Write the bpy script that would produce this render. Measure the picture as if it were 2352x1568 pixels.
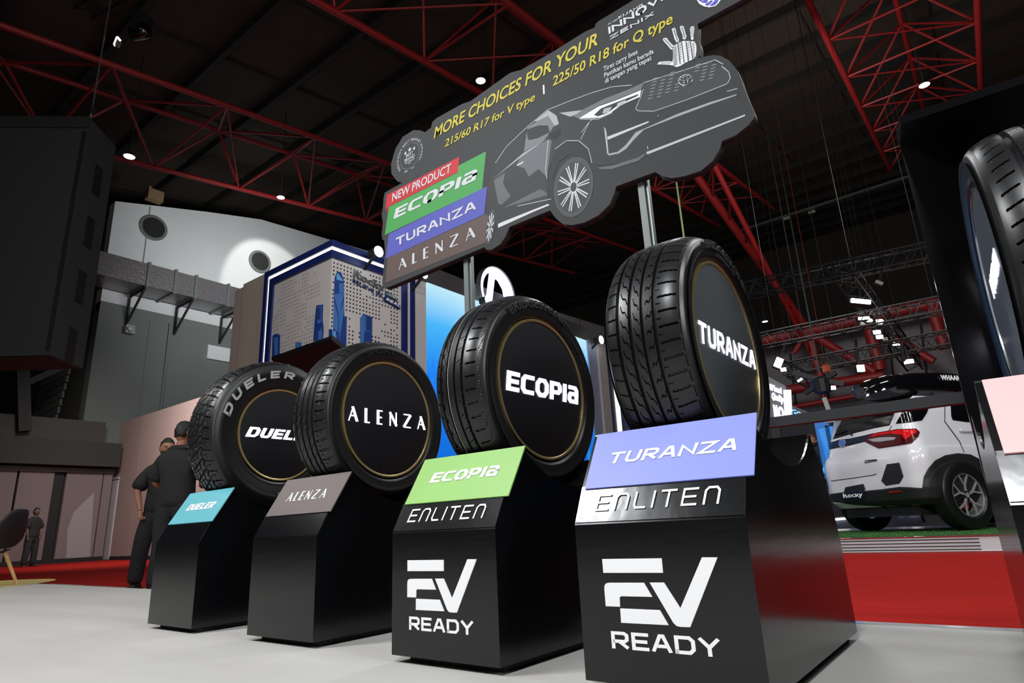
import bpy, bmesh, math, random
import numpy as np
from mathutils import Vector, Matrix
from mathutils.geometry import delaunay_2d_cdt, tessellate_polygon
from mathutils.bvhtree import BVHTree
random.seed(7); rng = np.random.default_rng(7)
for o in list(bpy.data.objects): bpy.data.objects.remove(o)
SC = bpy.context.scene
COL = SC.collection
PI = math.pi

# ---------------------------------------------------------------- camera
FP = 1440.0
CAM = Vector((0.8557, -1.3193, 0.3399))
CR = Vector((0.78219, 0.62130, -0.04633)); CU = Vector((0.21012, -0.19300, 0.95845)); CF = Vector((-0.58650, 0.75955, 0.28148))
CF.normalize(); CR = (CR - CF*CR.dot(CF)).normalized(); CU = CR.cross(CF)
cd = bpy.data.cameras.new('camera'); cam = bpy.data.objects.new('camera', cd); COL.objects.link(cam)
cd.sensor_width = 36.0; cd.lens = FP/2352*36; cd.clip_start = .02; cd.clip_end = 400
m = Matrix.Identity(4)
for i in range(3):
    m[i][0] = CR[i]; m[i][1] = CU[i]; m[i][2] = -CF[i]; m[i][3] = CAM[i]
cam.matrix_world = m
SC.camera = cam

# ---------------------------------------------------------------- world, lights, exposure
wd = bpy.data.worlds.new('world'); SC.world = wd; wd.use_nodes = True
wd.node_tree.nodes['Background'].inputs[0].default_value = (.80, .9, 1, 1)
wd.node_tree.nodes['Background'].inputs[1].default_value = .02
SC.view_settings.view_transform = 'Standard'; SC.view_settings.look = 'None'
SC.view_settings.exposure = 0.0; SC.view_settings.gamma = 1.0; SC.view_settings.use_curve_mapping = False

def area(name, loc, target, power, sx, sy=None, color=(1, 1, 1), spread=None):
    l = bpy.data.lights.new(name, 'AREA'); l.energy = power; l.size = sx
    l.shape = 'RECTANGLE'; l.size_y = sy or sx; l.color = color
    if spread: l.spread = spread
    o = bpy.data.objects.new(name, l); COL.objects.link(o); o.location = loc
    o.rotation_euler = (Vector(target)-Vector(loc)).to_track_quat('-Z', 'Y').to_euler()
    return o
def spot(name, loc, target, power, ang, color=(1, 1, 1), blend=.5, r=.1):
    l = bpy.data.lights.new(name, 'SPOT'); l.energy = power; l.spot_size = math.radians(ang); l.spot_blend = blend
    l.color = color; l.shadow_soft_size = r
    o = bpy.data.objects.new(name, l); COL.objects.link(o); o.location = loc
    o.rotation_euler = (Vector(target)-Vector(loc)).to_track_quat('-Z', 'Y').to_euler()
    return o
# booth spotlights above and in front of the tyre row (behind and above the viewer)
area('stand_light', (-2.85, -2.2, 4.5), (-.3, .2, .5), 125, .5, .35, (.93, .97, 1))
area('stand_light', (1.0, -3.2, 4.6), (.1, .3, .6), 200, .9, .5, (.95, .98, 1))
area('stand_light', (-3.4, -3.9, 4.6), (-2.2, .3, .5), 120, .9, .5, (1, .97, .93))
area('stand_light', (3.2, .6, 4.2), (.9, .3, .5), 60, .5, .5, (.97, 1, 1))
area('stand_light', (-1.0, 3.6, 5.6), (-.9, .6, .5), 60, .8, .8, (.95, .98, 1))
area('stand_light', (-7.5, -1.5, 4.8), (-6.0, 1.0, 0), 55, .8, .8, (1, .97, .93))
area('right_aisle_light', (9.5, -1.5, 5.0), (0, .4, .8), 420, 2.4, 1.2, (.96, 1, .99))  # unseen light added to brighten the brass rings and pedestal sides
area('left_fill_light', (-6.5, -7.5, 8.5), (-15, 3, 7), 70, 3, 3, (.94, .98, 1))  # added fill for the hanging box, not a booth lamp
area('tower_light', (-6.0, 2.0, 7.6), (-10.4, 6.8, 4.6), 150, 1.2, .6, (1, .99, .97))  # unseen lights added in front of the tower to brighten its faces
area('tower_light', (-3.0, 5.5, 7.0), (-9.5, 7.6, 4.6), 90, 1.2, .6, (1, .99, .97))
# lamps of the neighbouring stand over the white car
area('car_stand_light', (-1.5, 5.2, 5.2), (-.2, 7.8, .5), 120, 1.6, .6, (.96, .98, 1))
area('car_stand_light', (3.0, 6.0, 5.4), (0.6, 8.0, .6), 130, 1.6, .6, (.96, .98, 1))
area('carpet_light', (1.2, 4.0, 5.2), (1.6, 4.6, -.1), 45, 1.2, 1.2, (1, .98, .95))
# area lights added to brighten the far left walls, far end and roof
area('aisle_light', (-17.5, 4.6, 6.2), (-20, 8, 2.2), 330, 2.4, .8, (1, .96, .92), math.radians(130))  # unseen light behind the hanging box, added for the pinkish wall
area('hall_light', (-3, 17, 9.5), (-1, 34, 10.5), 900, 4, 2, (1, .97, .95))
area('hall_light', (-14, 9.5, 8.3), (-25, 12.0, 11.6), 190, 2.4, 1.2, (.97, 1, 1), math.radians(70))  # unseen light added below the trusses for the white wall
spot('wall_spot', (-20, 11.5, 16.0), (-25, 13.8, 11.2), 1700, 44, (.98, 1, .97), .25)
area('roof_wash', (4, 16, 3.2), (2, 22, 19), 260, 8, 8, (1, .84, .66))

# ---------------------------------------------------------------- materials
def lin(c):
    return tuple((x/255/12.92 if x/255 <= .04045 else ((x/255+.055)/1.055)**2.4) for x in c)
MC = {}
def mat(name, rgb, rough=.5, metal=0, spec=.5, emit=None, es=1, coat=0, noise=None, bump=None, aniso=None):
    if name in MC: return MC[name]
    M = bpy.data.materials.new(name); M.use_nodes = True; nt = M.node_tree; b = nt.nodes['Principled BSDF']
    c = (*lin(rgb), 1)
    b.inputs['Base Color'].default_value = c; b.inputs['Roughness'].default_value = rough
    b.inputs['Metallic'].default_value = metal; b.inputs['Specular IOR Level'].default_value = spec
    if coat: b.inputs['Coat Weight'].default_value = coat; b.inputs['Coat Roughness'].default_value = .08
    if emit: b.inputs['Emission Color'].default_value = (*lin(emit), 1); b.inputs['Emission Strength'].default_value = es
    tc = nt.nodes.new('ShaderNodeTexCoord')
    if noise:   # (scale xyz, amount, second colour)
        sc, rgb2, fac = noise
        mp = nt.nodes.new('ShaderNodeMapping'); mp.inputs['Scale'].default_value = sc
        n = nt.nodes.new('ShaderNodeTexNoise'); n.inputs['Scale'].default_value = 1; n.inputs['Detail'].default_value = 5
        mx = nt.nodes.new('ShaderNodeMix'); mx.data_type = 'RGBA'
        rp = nt.nodes.new('ShaderNodeValToRGB'); rp.color_ramp.elements[0].position = .5-fac; rp.color_ramp.elements[1].position = .5+fac
        nt.links.new(tc.outputs['Object'], mp.inputs[0]); nt.links.new(mp.outputs[0], n.inputs['Vector'])
        nt.links.new(n.outputs[0], rp.inputs[0]); nt.links.new(rp.outputs[0], mx.inputs[0])
        mx.inputs[6].default_value = c; mx.inputs[7].default_value = (*lin(rgb2), 1)
        nt.links.new(mx.outputs[2], b.inputs['Base Color'])
    if bump:    # (scale xyz, strength, distance)
        mp = nt.nodes.new('ShaderNodeMapping'); mp.inputs['Scale'].default_value = bump[0]
        n = nt.nodes.new('ShaderNodeTexNoise'); n.inputs['Scale'].default_value = 1; n.inputs['Detail'].default_value = 4
        bp = nt.nodes.new('ShaderNodeBump'); bp.inputs['Strength'].default_value = bump[1]; bp.inputs['Distance'].default_value = bump[2]
        nt.links.new(tc.outputs['Object'], mp.inputs[0]); nt.links.new(mp.outputs[0], n.inputs['Vector'])
        nt.links.new(n.outputs[0], bp.inputs['Height']); nt.links.new(bp.outputs[0], b.inputs['Normal'])
    MC[name] = M
    return M
def E(name, rgb, s): return mat(name, rgb, .5, emit=rgb, es=s)

# ---------------------------------------------------------------- pixel rays and planes (used to read sizes off the photograph)
def ray(px, py): return CF + CR*((px-1176)/FP) - CU*((py-784)/FP)
def hit(px, py, ax, val):
    q = ray(px, py); return CAM + q*((val-CAM[ax])/q[ax])
def hitp(px, py, P, n):
    q = ray(px, py); n = Vector(n); return CAM + q*((Vector(P)-CAM).dot(n)/q.dot(n))
def hroof(px, py, c, k=.1524):
    q = ray(px, py); return CAM + q*((c+k*CAM.y-CAM.z)/(q.z-k*q.y))

# ---------------------------------------------------------------- object helpers
def empty(name, loc=(0, 0, 0), rz=0, label=None, cat=None, group=None):
    o = bpy.data.objects.new(name, None); COL.objects.link(o); o.location = loc; o.rotation_euler = (0, 0, rz)
    o.empty_display_size = .1
    tag(o, label, cat, group)
    return o
def tag(o, label=None, cat=None, group=None, kind=None):
    if label: o['label'] = label
    if cat: o['category'] = cat
    if group: o['group'] = group
    if kind: o['kind'] = kind
    return o
def mesh_obj(name, verts, faces, material, parent=None, smooth=None, local=True):
    me = bpy.data.meshes.new(name); me.from_pydata([tuple(v) for v in verts], [], [tuple(f) for f in faces]); me.update()
    return link(name, me, material, parent, smooth)
def link(name, me, material, parent=None, smooth=None):
    if isinstance(material, (list, tuple)):
        for x in material: me.materials.append(x)
    elif material: me.materials.append(material)
    o = bpy.data.objects.new(name, me); COL.objects.link(o)
    if parent: o.parent = parent
    if smooth is not None:
        for p in me.polygons: p.use_smooth = True
        me.set_sharp_from_angle(angle=math.radians(smooth))
    return o
class MB:
    """collects simple solids into one mesh"""
    def __init__(s): s.v = []; s.f = []
    def add(s, vs, fs):
        b = len(s.v); s.v += [tuple(x) for x in vs]; s.f += [tuple(b+i for i in f) for f in fs]; return s
    def box(s, a, b):
        x0, y0, z0 = a; x1, y1, z1 = b
        return s.add([(x0,y0,z0),(x1,y0,z0),(x1,y1,z0),(x0,y1,z0),(x0,y0,z1),(x1,y0,z1),(x1,y1,z1),(x0,y1,z1)],
                     [(0,3,2,1),(4,5,6,7),(0,1,5,4),(1,2,6,5),(2,3,7,6),(3,0,4,7)])
    def bar(s, a, b, w, h=None, up=(0, 0, 1)):
        h = h or w; a = Vector(a); b = Vector(b); d = (b-a).normalized(); u = Vector(up)
        if abs(d.dot(u)) > .95: u = Vector((1, 0, 0))
        r = d.cross(u).normalized()*(w/2); t = r.cross(d).normalized()*(h/2)
        vs = [p+q for p in (a, b) for q in (-r-t, r-t, r+t, -r+t)]
        return s.add(vs, [(0,1,2,3),(7,6,5,4),(0,4,5,1),(1,5,6,2),(2,6,7,3),(3,7,4,0)])
    def tube(s, pts, r, n=10, cap=True):
        pts = [Vector(p) for p in pts]; rs = r if isinstance(r, (list, tuple)) else [r]*len(pts)
        rings = []; ref = None
        for i, p in enumerate(pts):
            d = (pts[min(i+1, len(pts)-1)]-pts[max(i-1, 0)]).normalized()
            if ref is None: ref = Vector((0, 0, 1)) if abs(d.z) < .9 else Vector((1, 0, 0))
            a = d.cross(ref).normalized(); b = a.cross(d).normalized(); ref = b
            rings.append([p+a*(rs[i]*math.cos(2*PI*k/n))+b*(rs[i]*math.sin(2*PI*k/n)) for k in range(n)])
        vs = [q for rg in rings for q in rg]; fs = []
        for i in range(len(pts)-1):
            for k in range(n):
                fs.append((i*n+k, i*n+(k+1) % n, (i+1)*n+(k+1) % n, (i+1)*n+k))
        if cap: fs += [tuple(reversed(range(n))), tuple((len(pts)-1)*n+k for k in range(n))]
        return s.add(vs, fs)
    def prism(s, poly, n, h):
        """poly: coplanar 3D points; n: outward normal; extruded by -h"""
        P = [Vector(p) for p in poly]; n = Vector(n).normalized(); k = len(P)
        nn = Vector((0, 0, 0))
        for i in range(k): nn += P[i].cross(P[(i+1) % k])
        if nn.dot(n) < 0: P.reverse()
        tris = tessellate_polygon([P])
        vs = P+[p-n*h for p in P]; fs = []
        for t in tris:
            a, b, c = t
            if (P[b]-P[a]).cross(P[c]-P[a]).dot(n) < 0: a, c = c, a
            fs.append((a, b, c)); fs.append((c+k, b+k, a+k))
        for i in range(k): j = (i+1) % k; fs.append((i, i+k, j+k, j))
        return s.add(vs, fs)
    def lathe(s, prof, n=48, axis='x', c=(0, 0, 0), close=False):
        """prof: (along, radius)"""
        vs = []; m_ = len(prof)
        for k in range(n):
            a = 2*PI*k/n; ca, sa = math.cos(a), math.sin(a)
            for (x, r) in prof:
                p = {'x': (x, r*ca, r*sa), 'y': (r*ca, x, r*sa), 'z': (r*ca, r*sa, x)}[axis]
                vs.append((p[0]+c[0], p[1]+c[1], p[2]+c[2]))
        fs = []
        for k in range(n):
            k2 = (k+1) % n
            for i in range(m_-1 if not close else m_):
                j = (i+1) % m_
                fs.append((k*m_+i, k*m_+j, k2*m_+j, k2*m_+i))
        return s.add(vs, fs)
    def disc(s, c, n, r, k=24, h=.002):
        n = Vector(n).normalized(); a = n.orthogonal().normalized(); b = n.cross(a)
        return s.prism([Vector(c)+a*(r*math.cos(2*PI*i/k))+b*(r*math.sin(2*PI*i/k)) for i in range(k)], n, h)
    def build(s, name, material, parent=None, smooth=None):
        bm = bmesh.new(); me = bpy.data.meshes.new(name); me.from_pydata(s.v, [], s.f); me.update()
        bm.from_mesh(me); bmesh.ops.recalc_face_normals(bm, faces=bm.faces) if len(s.f) < 60000 else None
        bm.to_mesh(me); bm.free()
        return link(name, me, material, parent, smooth)
def box(name, a, b, material, parent=None): return MB().box(a, b).build(name, material, parent)
def copy_tree(o, parent=None):
    c = o.copy(); COL.objects.link(c); c.parent = parent
    for ch in list(o.children): copy_tree(ch, c)
    return c
def struct(o): o['kind'] = 'structure'; return o

# ---------------------------------------------------------------- lettering
CAP = [1.0]
def text2d(s, bold=0.0, shear=0.0, space=1.0):
    cu = bpy.data.curves.new('t', 'FONT'); cu.body = s; cu.offset = bold; cu.shear = shear; cu.space_character = space
    cu.resolution_u = 3; cu.size = 1
    o = bpy.data.objects.new('t', cu); COL.objects.link(o)
    dg = bpy.context.evaluated_depsgraph_get(); me = bpy.data.meshes.new_from_object(o.evaluated_get(dg))
    V = [(v.co.x, v.co.y) for v in me.vertices]; F = [tuple(p.vertices) for p in me.polygons]
    bpy.data.objects.remove(o); bpy.data.curves.remove(cu); bpy.data.meshes.remove(me)
    x0 = min(v[0] for v in V); x1 = max(v[0] for v in V); cap = CAP[0]
    return [((v[0]-x0)/(x1-x0), v[1]/cap) for v in V], F, (x1-x0)/cap
_h = text2d('H'); CAP[0] = max(v[1] for v in _h[0])
G = {  # stroke letters on a unit box; width factor, polylines (optional stroke factor last)
 'A': (1, [[(0,0),(.42,1),(.62,1),(1,0)], [(.17,.3),(.86,.3)]]), 'B': (.9, [[(0,0),(0,1),(.8,1),(.95,.88),(.95,.6),(.8,.5),(0,.5)], [(.8,.5),(1,.4),(1,.12),(.85,0),(0,0)]]),
 'C': (.95, [[(1,1),(.22,1),(0,.8),(0,.2),(.22,0),(1,0)]]), 'D': (1, [[(0,0),(0,1),(.78,1),(1,.78),(1,.22),(.78,0),(0,0),(0,.1)]]),
 'E': (.9, [[(1,1),(0,1),(0,0),(1,0)], [(0,.5),(.9,.5)]]), 'e': (.9, [[(1,1),(.2,1),(0,.8),(0,.2),(.2,0),(1,0)], [(0,.5),(1,.5)]]),
 'I': (.02, [[(.5,0),(.5,1)]]), 'J': (.7, [[(1,1),(1,.15),(.85,0),(0,0)]]), 'K': (.9, [[(0,0),(0,1)], [(1,1),(.1,.5),(1,0)]]), 'G': (1, [[(1,1),(.22,1),(0,.8),(0,.2),(.22,0),(1,0),(1,.5),(.6,.5)]]),
 'L': (.8, [[(0,1),(0,0),(1,0)]]), 'l': (.8, [[(0,1),(0,.18),(.18,0),(1,0)]]), 'n': (.9, [[(0,0),(0,.8),(.2,1),(.8,1),(1,.8),(1,0)]]), 'N': (1, [[(0,0),(0,1),(1,0),(1,1)]]),
 'O': (1, [[(.5,0),(.25,0),(0,.25),(0,.75),(.25,1),(.75,1),(1,.75),(1,.25),(.75,0),(.5,0)]]), 'P': (.95, [[(0,0),(0,1),(.8,1),(1,.85),(1,.55),(.8,.4),(0,.4)]]),
 'R': (.95, [[(0,0),(0,1),(.8,1),(1,.87),(1,.55),(.8,.42),(.1,.42)], [(.45,.42),(1,0)]]), 'r': (.95, [[(0,0),(0,1),(.8,1),(1,.87),(1,.6),(.8,.45),(.3,.45)], [(.4,.45),(1,0)]]), 'S': (.9, [[(1,1),(.15,1),(0,.88),(0,.62),(.15,.5),(.85,.5),(1,.38),(1,.12),(.85,0),(0,0)]]),
 'T': (.95, [[(0,1),(1,1)], [(.5,1),(.5,0)]]), 'U': (.95, [[(0,1),(0,.2),(.2,0),(.8,0),(1,.2),(1,1)]]), 'V': (1, [[(0,1),(.5,0),(1,1)]]),
 'X': (1, [[(0,0),(1,1)], [(0,1),(1,0)]]), 'Y': (1, [[(0,1),(.5,.45),(1,1)], [(.5,.45),(.5,0)]]), 'Z': (1, [[(0,1),(1,1),(0,0),(1,0)]]),
 'a': (.9, [[(.1,1),(.8,1),(1,.82),(1,0),(.2,0),(0,.14),(0,.4),(.15,.54),(1,.54)]]), '-': (.4, [[(0,.5),(1,.5)]]), ' ': (.4, []), '.': (.05, [[(.5,.4),(.5,.55)]]),
 # flared lettering: thick and thin strokes
 '1': (.95, [[(0,0),(.5,1),.45], [(.5,1),(1,0),1.25], [(.2,.36),(.75,.36),.45]]), '2': (.55, [[(0,1),(0,0),1.25], [(0,0),(1,0),.5]]), '3': (.6, [[(0,1),(0,0),1.25], [(0,1),(1,1),.5], [(0,.5),(.9,.5),.5], [(0,0),(1,0),.5]]),
 '4': (.85, [[(0,0),(0,1),.55], [(0,1),(1,0),1.2], [(1,0),(1,1),.55]]), '5': (.9, [[(0,1),(1,1),.5], [(1,1),(0,0),1.2], [(0,0),(1,0),.5]]),
}
def strokes(s, w=.8, t=.16, gap=.3, shear=0, tx=None):
    """returns V,F in a frame whose cap height is 1, and the total width. t = stroke thickness, tx = horizontal share"""
    V = []; F = []; x = 0
    for ch in s:
        wf, pl = G[ch]; W = max(w*wf, t)
        for line in pl:
            lay = (len(F) % 7)*.00007; tt = t
            if not isinstance(line[-1], tuple): tt = t*line[-1]; line = line[:-1]
            P = []
            for (a, b) in line:
                P.append(Vector((x+t/2+a*(W-t), t/2*.999+b*(1-t) if tt >= t else tt/2+b*(1-tt))))
            n = len(P); L = []; R = []
            for i in range(n):
                d0 = (P[i]-P[i-1]).normalized() if i else (P[1]-P[0]).normalized()
                d1 = (P[i+1]-P[i]).normalized() if i < n-1 else d0
                n0 = Vector((-d0.y, d0.x)); n1 = Vector((-d1.y, d1.x)); m_ = n0+n1
                if m_.length < .2: m_ = n0
                m_.normalize(); k = tt/2/max(.45, m_.dot(n0))
                p = P[i].copy()
                if i == 0 or i == n-1:
                    # keep ends inside the cap box
                    e = d0 if i else -d1
                    if abs(e.y) > .9: p = p+e*0
                    p = p+e*(tt/2 if abs(e.y) < .3 or abs(e.y) > .9 else tt*.3)
                L.append(p+m_*k); R.append(p-m_*k)
            for q in L+R: q.y = min(1, max(0, q.y))
            b = len(V); V += [(q.x, q.y, lay) for q in L+R]
            for i in range(n-1): F.append((b+i, b+n+i, b+n+i+1, b+i+1))
        x += W+gap
    tot = x-gap
    V = [((a+b*shear)/tot, b, c) for a, b, c in V]
    return V, F, tot
def letters(name, data, P0, P1, P2, nrm, h, material, parent=None, lift=.0006):
    """map 2D lettering: P0 baseline start, P1 baseline end, P2 top of start"""
    V, F, _ = data; P0 = Vector(P0); ex = Vector(P1)-P0; ey = Vector(P2)-P0; n = Vector(nrm).normalized()
    pt = [P0+ex*v[0]+ey*v[1]+n*(v[2] if len(v) > 2 else 0) for v in V]
    k = len(pt); vs = [p+n*(lift+h) for p in pt]+[p+n*lift for p in pt]
    flip = ex.cross(ey).dot(n) < 0
    fs = []; edges = {}
    for f in F:
        g = tuple(reversed(f)) if flip else f
        area_ = sum((pt[g[i]]-pt[g[0]]).cross(pt[g[(i+1) % len(g)]]-pt[g[0]]).dot(n) for i in range(len(g)))
        if area_ < 0: g = tuple(reversed(g))
        fs.append(g)
        for i in range(len(g)):
            e = (g[i], g[(i+1) % len(g)]); edges[e] = edges.get(e, 0)+1
    for (a, b) in list(edges):
        if (b, a) not in edges: fs.append((b, a, a+k, b+k))
    return mesh_obj(name, vs, fs, material, parent)
def letters_map(name, data, fn, h, material, parent=None):
    """fn(x,y,z)->point, for lettering that follows a curve"""
    V, F, _ = data; k = len(V)
    vs = [fn(v[0], v[1], h+(v[2] if len(v) > 2 else 0)) for v in V]+[fn(v[0], v[1], -.001) for v in V]
    fs = []; edges = {}
    for f in F:
        fs.append(f)
        for i in range(len(f)): edges[(f[i], f[(i+1) % len(f)])] = 1
    for (a, b) in list(edges):
        if (b, a) not in edges: fs.append((b, a, a+k, b+k))
    o = mesh_obj(name, vs, fs, material, parent)
    return o

# ---------------------------------------------------------------- material library
M_floor = mat('floor_vinyl', (200, 197, 193), .42, noise=((.7, 3.5, 1), (182, 179, 175), .3), bump=((3, 9, 1), .08, .01))
M_carpet = mat('red_carpet', (150, 24, 18), .95, spec=.1, noise=((1.2, 6, 1), (136, 19, 14), .25), bump=((160, 160, 1), .5, .004))
M_black = mat('black_lacquer', (11, 12, 14), .17, spec=.5, bump=((2, 2, 14), .04, .01))
M_gloss = mat('black_gloss_vinyl', (12, 13, 16), .17, spec=.75, bump=((7, 5, 5), .07, .02))
M_gloss2 = mat('black_gloss', (9, 9, 12), .18, spec=.7, bump=((9, 9, 9), .05, .01))
M_mattblk = mat('matt_black_lining', (5, 5, 5), .95, spec=.05)
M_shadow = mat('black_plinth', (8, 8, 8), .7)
M_rubber = mat('tyre_rubber', (24, 24, 26), .34, spec=.45, bump=((60, 60, 60), .08, .002))
M_rubber_s = mat('tyre_sidewall', (17, 17, 18), .36, spec=.45, bump=((30, 30, 30), .05, .002))
M_emb = mat('embossed_rubber', (30, 30, 33), .4)
M_gold = mat('brass_ring', (206, 184, 128), .30, metal=.85, bump=((40, 40, 40), .15, .004))
M_steel = mat('steel_ring', (205, 200, 190), .15, metal=1)
M_disc = mat('hub_disc', (13, 14, 19), .38, spec=.5)
M_disc_g = mat('hub_disc_grey', (62, 67, 70), .42, spec=.5)
M_glow = E('lit_lettering', (238, 238, 255), 2.6)
M_white = mat('white_vinyl', (240, 240, 243), .5, emit=(240, 240, 243), es=.0)
M_wtyre = mat('tyre_white_lettering', (150, 150, 152), .5)
M_chrome = mat('chrome', (220, 220, 222), .1, metal=1)
M_alu = mat('grey_aluminium', (120, 128, 126), .35, metal=.6)
M_roof = mat('roof_boards', (60, 47, 36), .9, noise=((.12, 1.5, .4), (47, 38, 29), .3))
M_purlin = mat('purlin_steel', (30, 28, 25), .8)
M_redsteel = mat('red_steel', (128, 20, 22), .55)
M_trussblk = mat('black_truss', (34, 34, 36), .5, metal=.4)
M_dark = mat('dark_cloth', (42, 45, 47), .85)
M_wallup = mat('white_plaster', (188, 190, 190), .85, noise=((.4, .4, .4), (178, 180, 180), .3))
M_walllow = mat('grey_green_plaster', (96, 101, 98), .85, noise=((.4, .4, .4), (88, 92, 90), .3))
M_walldark = mat('dark_wall_panel', (62, 60, 54), .9)
M_pink = mat('pinkish_panel', (150, 128, 124), .75, noise=((.35, .35, .12), (138, 116, 112), .3))
M_beige = mat('beige_panel', (178, 165, 155), .75)
M_duct = mat('duct_foil', (132, 128, 130), .32, metal=.7, bump=((9, 9, 9), .5, .03))
M_blue = mat('blue_frame', (20, 34, 92), .45)
M_led = E('led_strip', (255, 253, 232), 1.5)
M_perf = mat('perforated_panel', (190, 186, 186), .6)
M_hole = mat('panel_hole', (24, 24, 26), .8)
M_holeL = mat('panel_hole_rim', (212, 208, 206), .6)
M_lamp = E('lamp_glow', (255, 255, 252), 14)
M_lampoff = mat('lamp_dome', (150, 152, 148), .4)
M_pole = mat('pole_grey', (92, 100, 100), .4)
M_board = mat('board_print', (52, 53, 55), .6, spec=.2, noise=((1.3, 1, 1.3), (46, 47, 49), .3))
M_edge = mat('board_edge', (18, 18, 19), .6)

# ---------------------------------------------------------------- the ground of the stand and of the hall
K = -.155       # level of the red aisle carpet
EDGE = 1.15     # back edge of the raised stand floor
fl = struct(MB().box((-14, -9, K), (7, EDGE, -.02)).build('floor', M_floor))
struct(MB().box((-60, -12, K-.1), (30, 60, K)).build('floor_carpet', M_carpet))
ed = struct(MB().box((-14, EDGE, K), (7, EDGE+.012, -.0185)).box((-14, EDGE-.03, -.0195), (7, EDGE+.012, -.0175)).build('trim_1', M_chrome))

# ---------------------------------------------------------------- pedestals
W = .407
ARC_C, ARC_Z, ARC_R = .405, .845, .393
def ped_profile():
    pts = [(0, 0), (0, .334), (.043, .4155), (.132, .556)]
    a0 = math.atan2(.560-ARC_Z, .134-ARC_C); a1 = math.atan2(.556-ARC_Z, .672-ARC_C)
    for i in range(29):
        a = a0+(a1-a0)*i/28
        if a1 < a0: pass
        pts.append((ARC_C+ARC_R*math.cos(a), ARC_Z+ARC_R*math.sin(a)))
    pts += [(.680, .553), (.770, .415), (.812, .33), (.830, .25), (.831, 0)]
    return pts
def on_slope(u, t, lift=0):
    """point on the slanted front: t=0 at the lower edge, 1 at the top; lift = outward"""
    a = Vector((0, .334)); b = Vector((.132, .556)); m_ = Vector((.043, .4155))
    p = a+(m_-a)*(t/.367) if t < .367 else m_+(b-m_)*((t-.367)/.633)
    d = (b-a).normalized(); n = Vector((-d.y, d.x))
    return Vector((u, p.x+n.x*lift, p.y+n.y*lift))
SN = Vector((0, -(.556-.334), .132)).normalized()
# the EV mark, measured on the front of the nearest pedestal
def Zm(ox, oy, s): return lambda x, y: (ox+x/s, oy+y/s)
z4 = Zm(1300, 940, 2.496)
def f4(x, y):
    p = hit(*z4(x, y), 1, 0.0); return (p.x, p.z)
EV = [[(209,857),(547,853),(555,936),(216,936)],
      [(230,1127),(222,1030),(223,1008),(232,996),(246,993),(446,993),(494,1074),(322,1070),(311,1073),(308,1082),(310,1130)],
      [(312,1140),(537,1150),(587,1236),(318,1222)],
      [(480,992),(560,992),(655,1140),(778,848),(866,848),(711,1248),(655,1246),(634,1241),(615,1222)]]
EV = [[f4(*p) for p in q] for q in EV]
RDY = [f4(266, 1368), f4(856, 1418), f4(262, 1270), f4(895, 1314)]
def pedestal(loc, rz, label, card_rgb, card_label, word, wdata, ev, card_mat=None, extra=None):
    r = empty('pedestal', (loc[0], loc[1], -.02), rz, label, 'pedestal', 'black pedestals under the tyres')
    def up(p): return Vector((p[0], p[1], p[2]+.02))
    prof = ped_profile(); mb = MB()
    mb.prism([up((0, y, z)) for y, z in prof], (-1, 0, 0), W)
    mb.build('body', M_black, r, None)
    arc = [(y, z) for y, z in prof if y > .133 and y < .675 and z < .562]; cr = MB()
    for (y0, z0), (y1, z1) in zip(arc[:-1], arc[1:]): cr.add([up((.006, y0, z0+.001)), up((W-.006, y0, z0+.001)), up((W-.006, y1, z1+.001)), up((.006, y1, z1+.001))], [(0, 1, 2, 3)])
    cr.build('cradle_lining', M_mattblk, r)  # shade of the unlit hollow put into a black sheet
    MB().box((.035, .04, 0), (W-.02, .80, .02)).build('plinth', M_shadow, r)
    # slanted vinyl panel
    pan = MB()
    pan.prism([up(on_slope(0.001, .02, .0022)), up(on_slope(W-.001, .02, .0022)), up(on_slope(W-.001, .40, .0022)), up(on_slope(.001, .40, .0022))], SN, .0022)
    o = pan.build('slope_panel', M_gloss, r)
    # sign card, a little wider to the right than the box
    cm = card_mat or mat('card_'+word.lower(), card_rgb, .45)
    cp = [on_slope(.012, .368, .006), on_slope(W+.018, .368, .006), on_slope(W+.018, 1.0, .007), on_slope(.012, 1.0, .007)]
    cp = [up(p) for p in cp]
    cn = (cp[1]-cp[0]).cross(cp[3]-cp[0]).normalized()
    c = MB().prism(cp, cn, .004).build('sign_card', cm, r); tag(c, card_label)
    def cs(fx, fy): return cp[0]+(cp[1]-cp[0])*fx+(cp[3]-cp[0])*fy
    fx0, fx1, fy0, fy1 = wdata[1:5]
    letters('lettering', wdata[0], cs(fx0, fy0), cs(fx1, fy0), cs(fx0, fy1), cn, .0008, M_white, c)
    if ev:
        d = strokes('EnlITEn', .98, .12, .36)
        P = [up(on_slope(W*.125, .125, .003)), up(on_slope(W*.865, .125, .003)), up(on_slope(W*.137, .295, .003))]
        letters('lettering', d, P[0], P[1], P[2], SN, .0008, M_white, o)
        mb = MB()
        for q in EV: mb.prism([(u, -.0025, z+.02) for u, z in q], (0, -1, 0), .0025)
        e = mb.build('emblem', M_white, r); tag(e, 'white mark of block letters E and V')
        d = strokes('REaDY'.replace('a', 'A'), 1.0, .19, .16)
        a, b, t, _ = RDY
        letters('lettering', d, (a[0], 0, a[1]+.02), (b[0]+.012, 0, a[1]+.02), (a[0], 0, t[1]+.02), (0, -1, 0), .0012, M_white, e)
    return r

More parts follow.
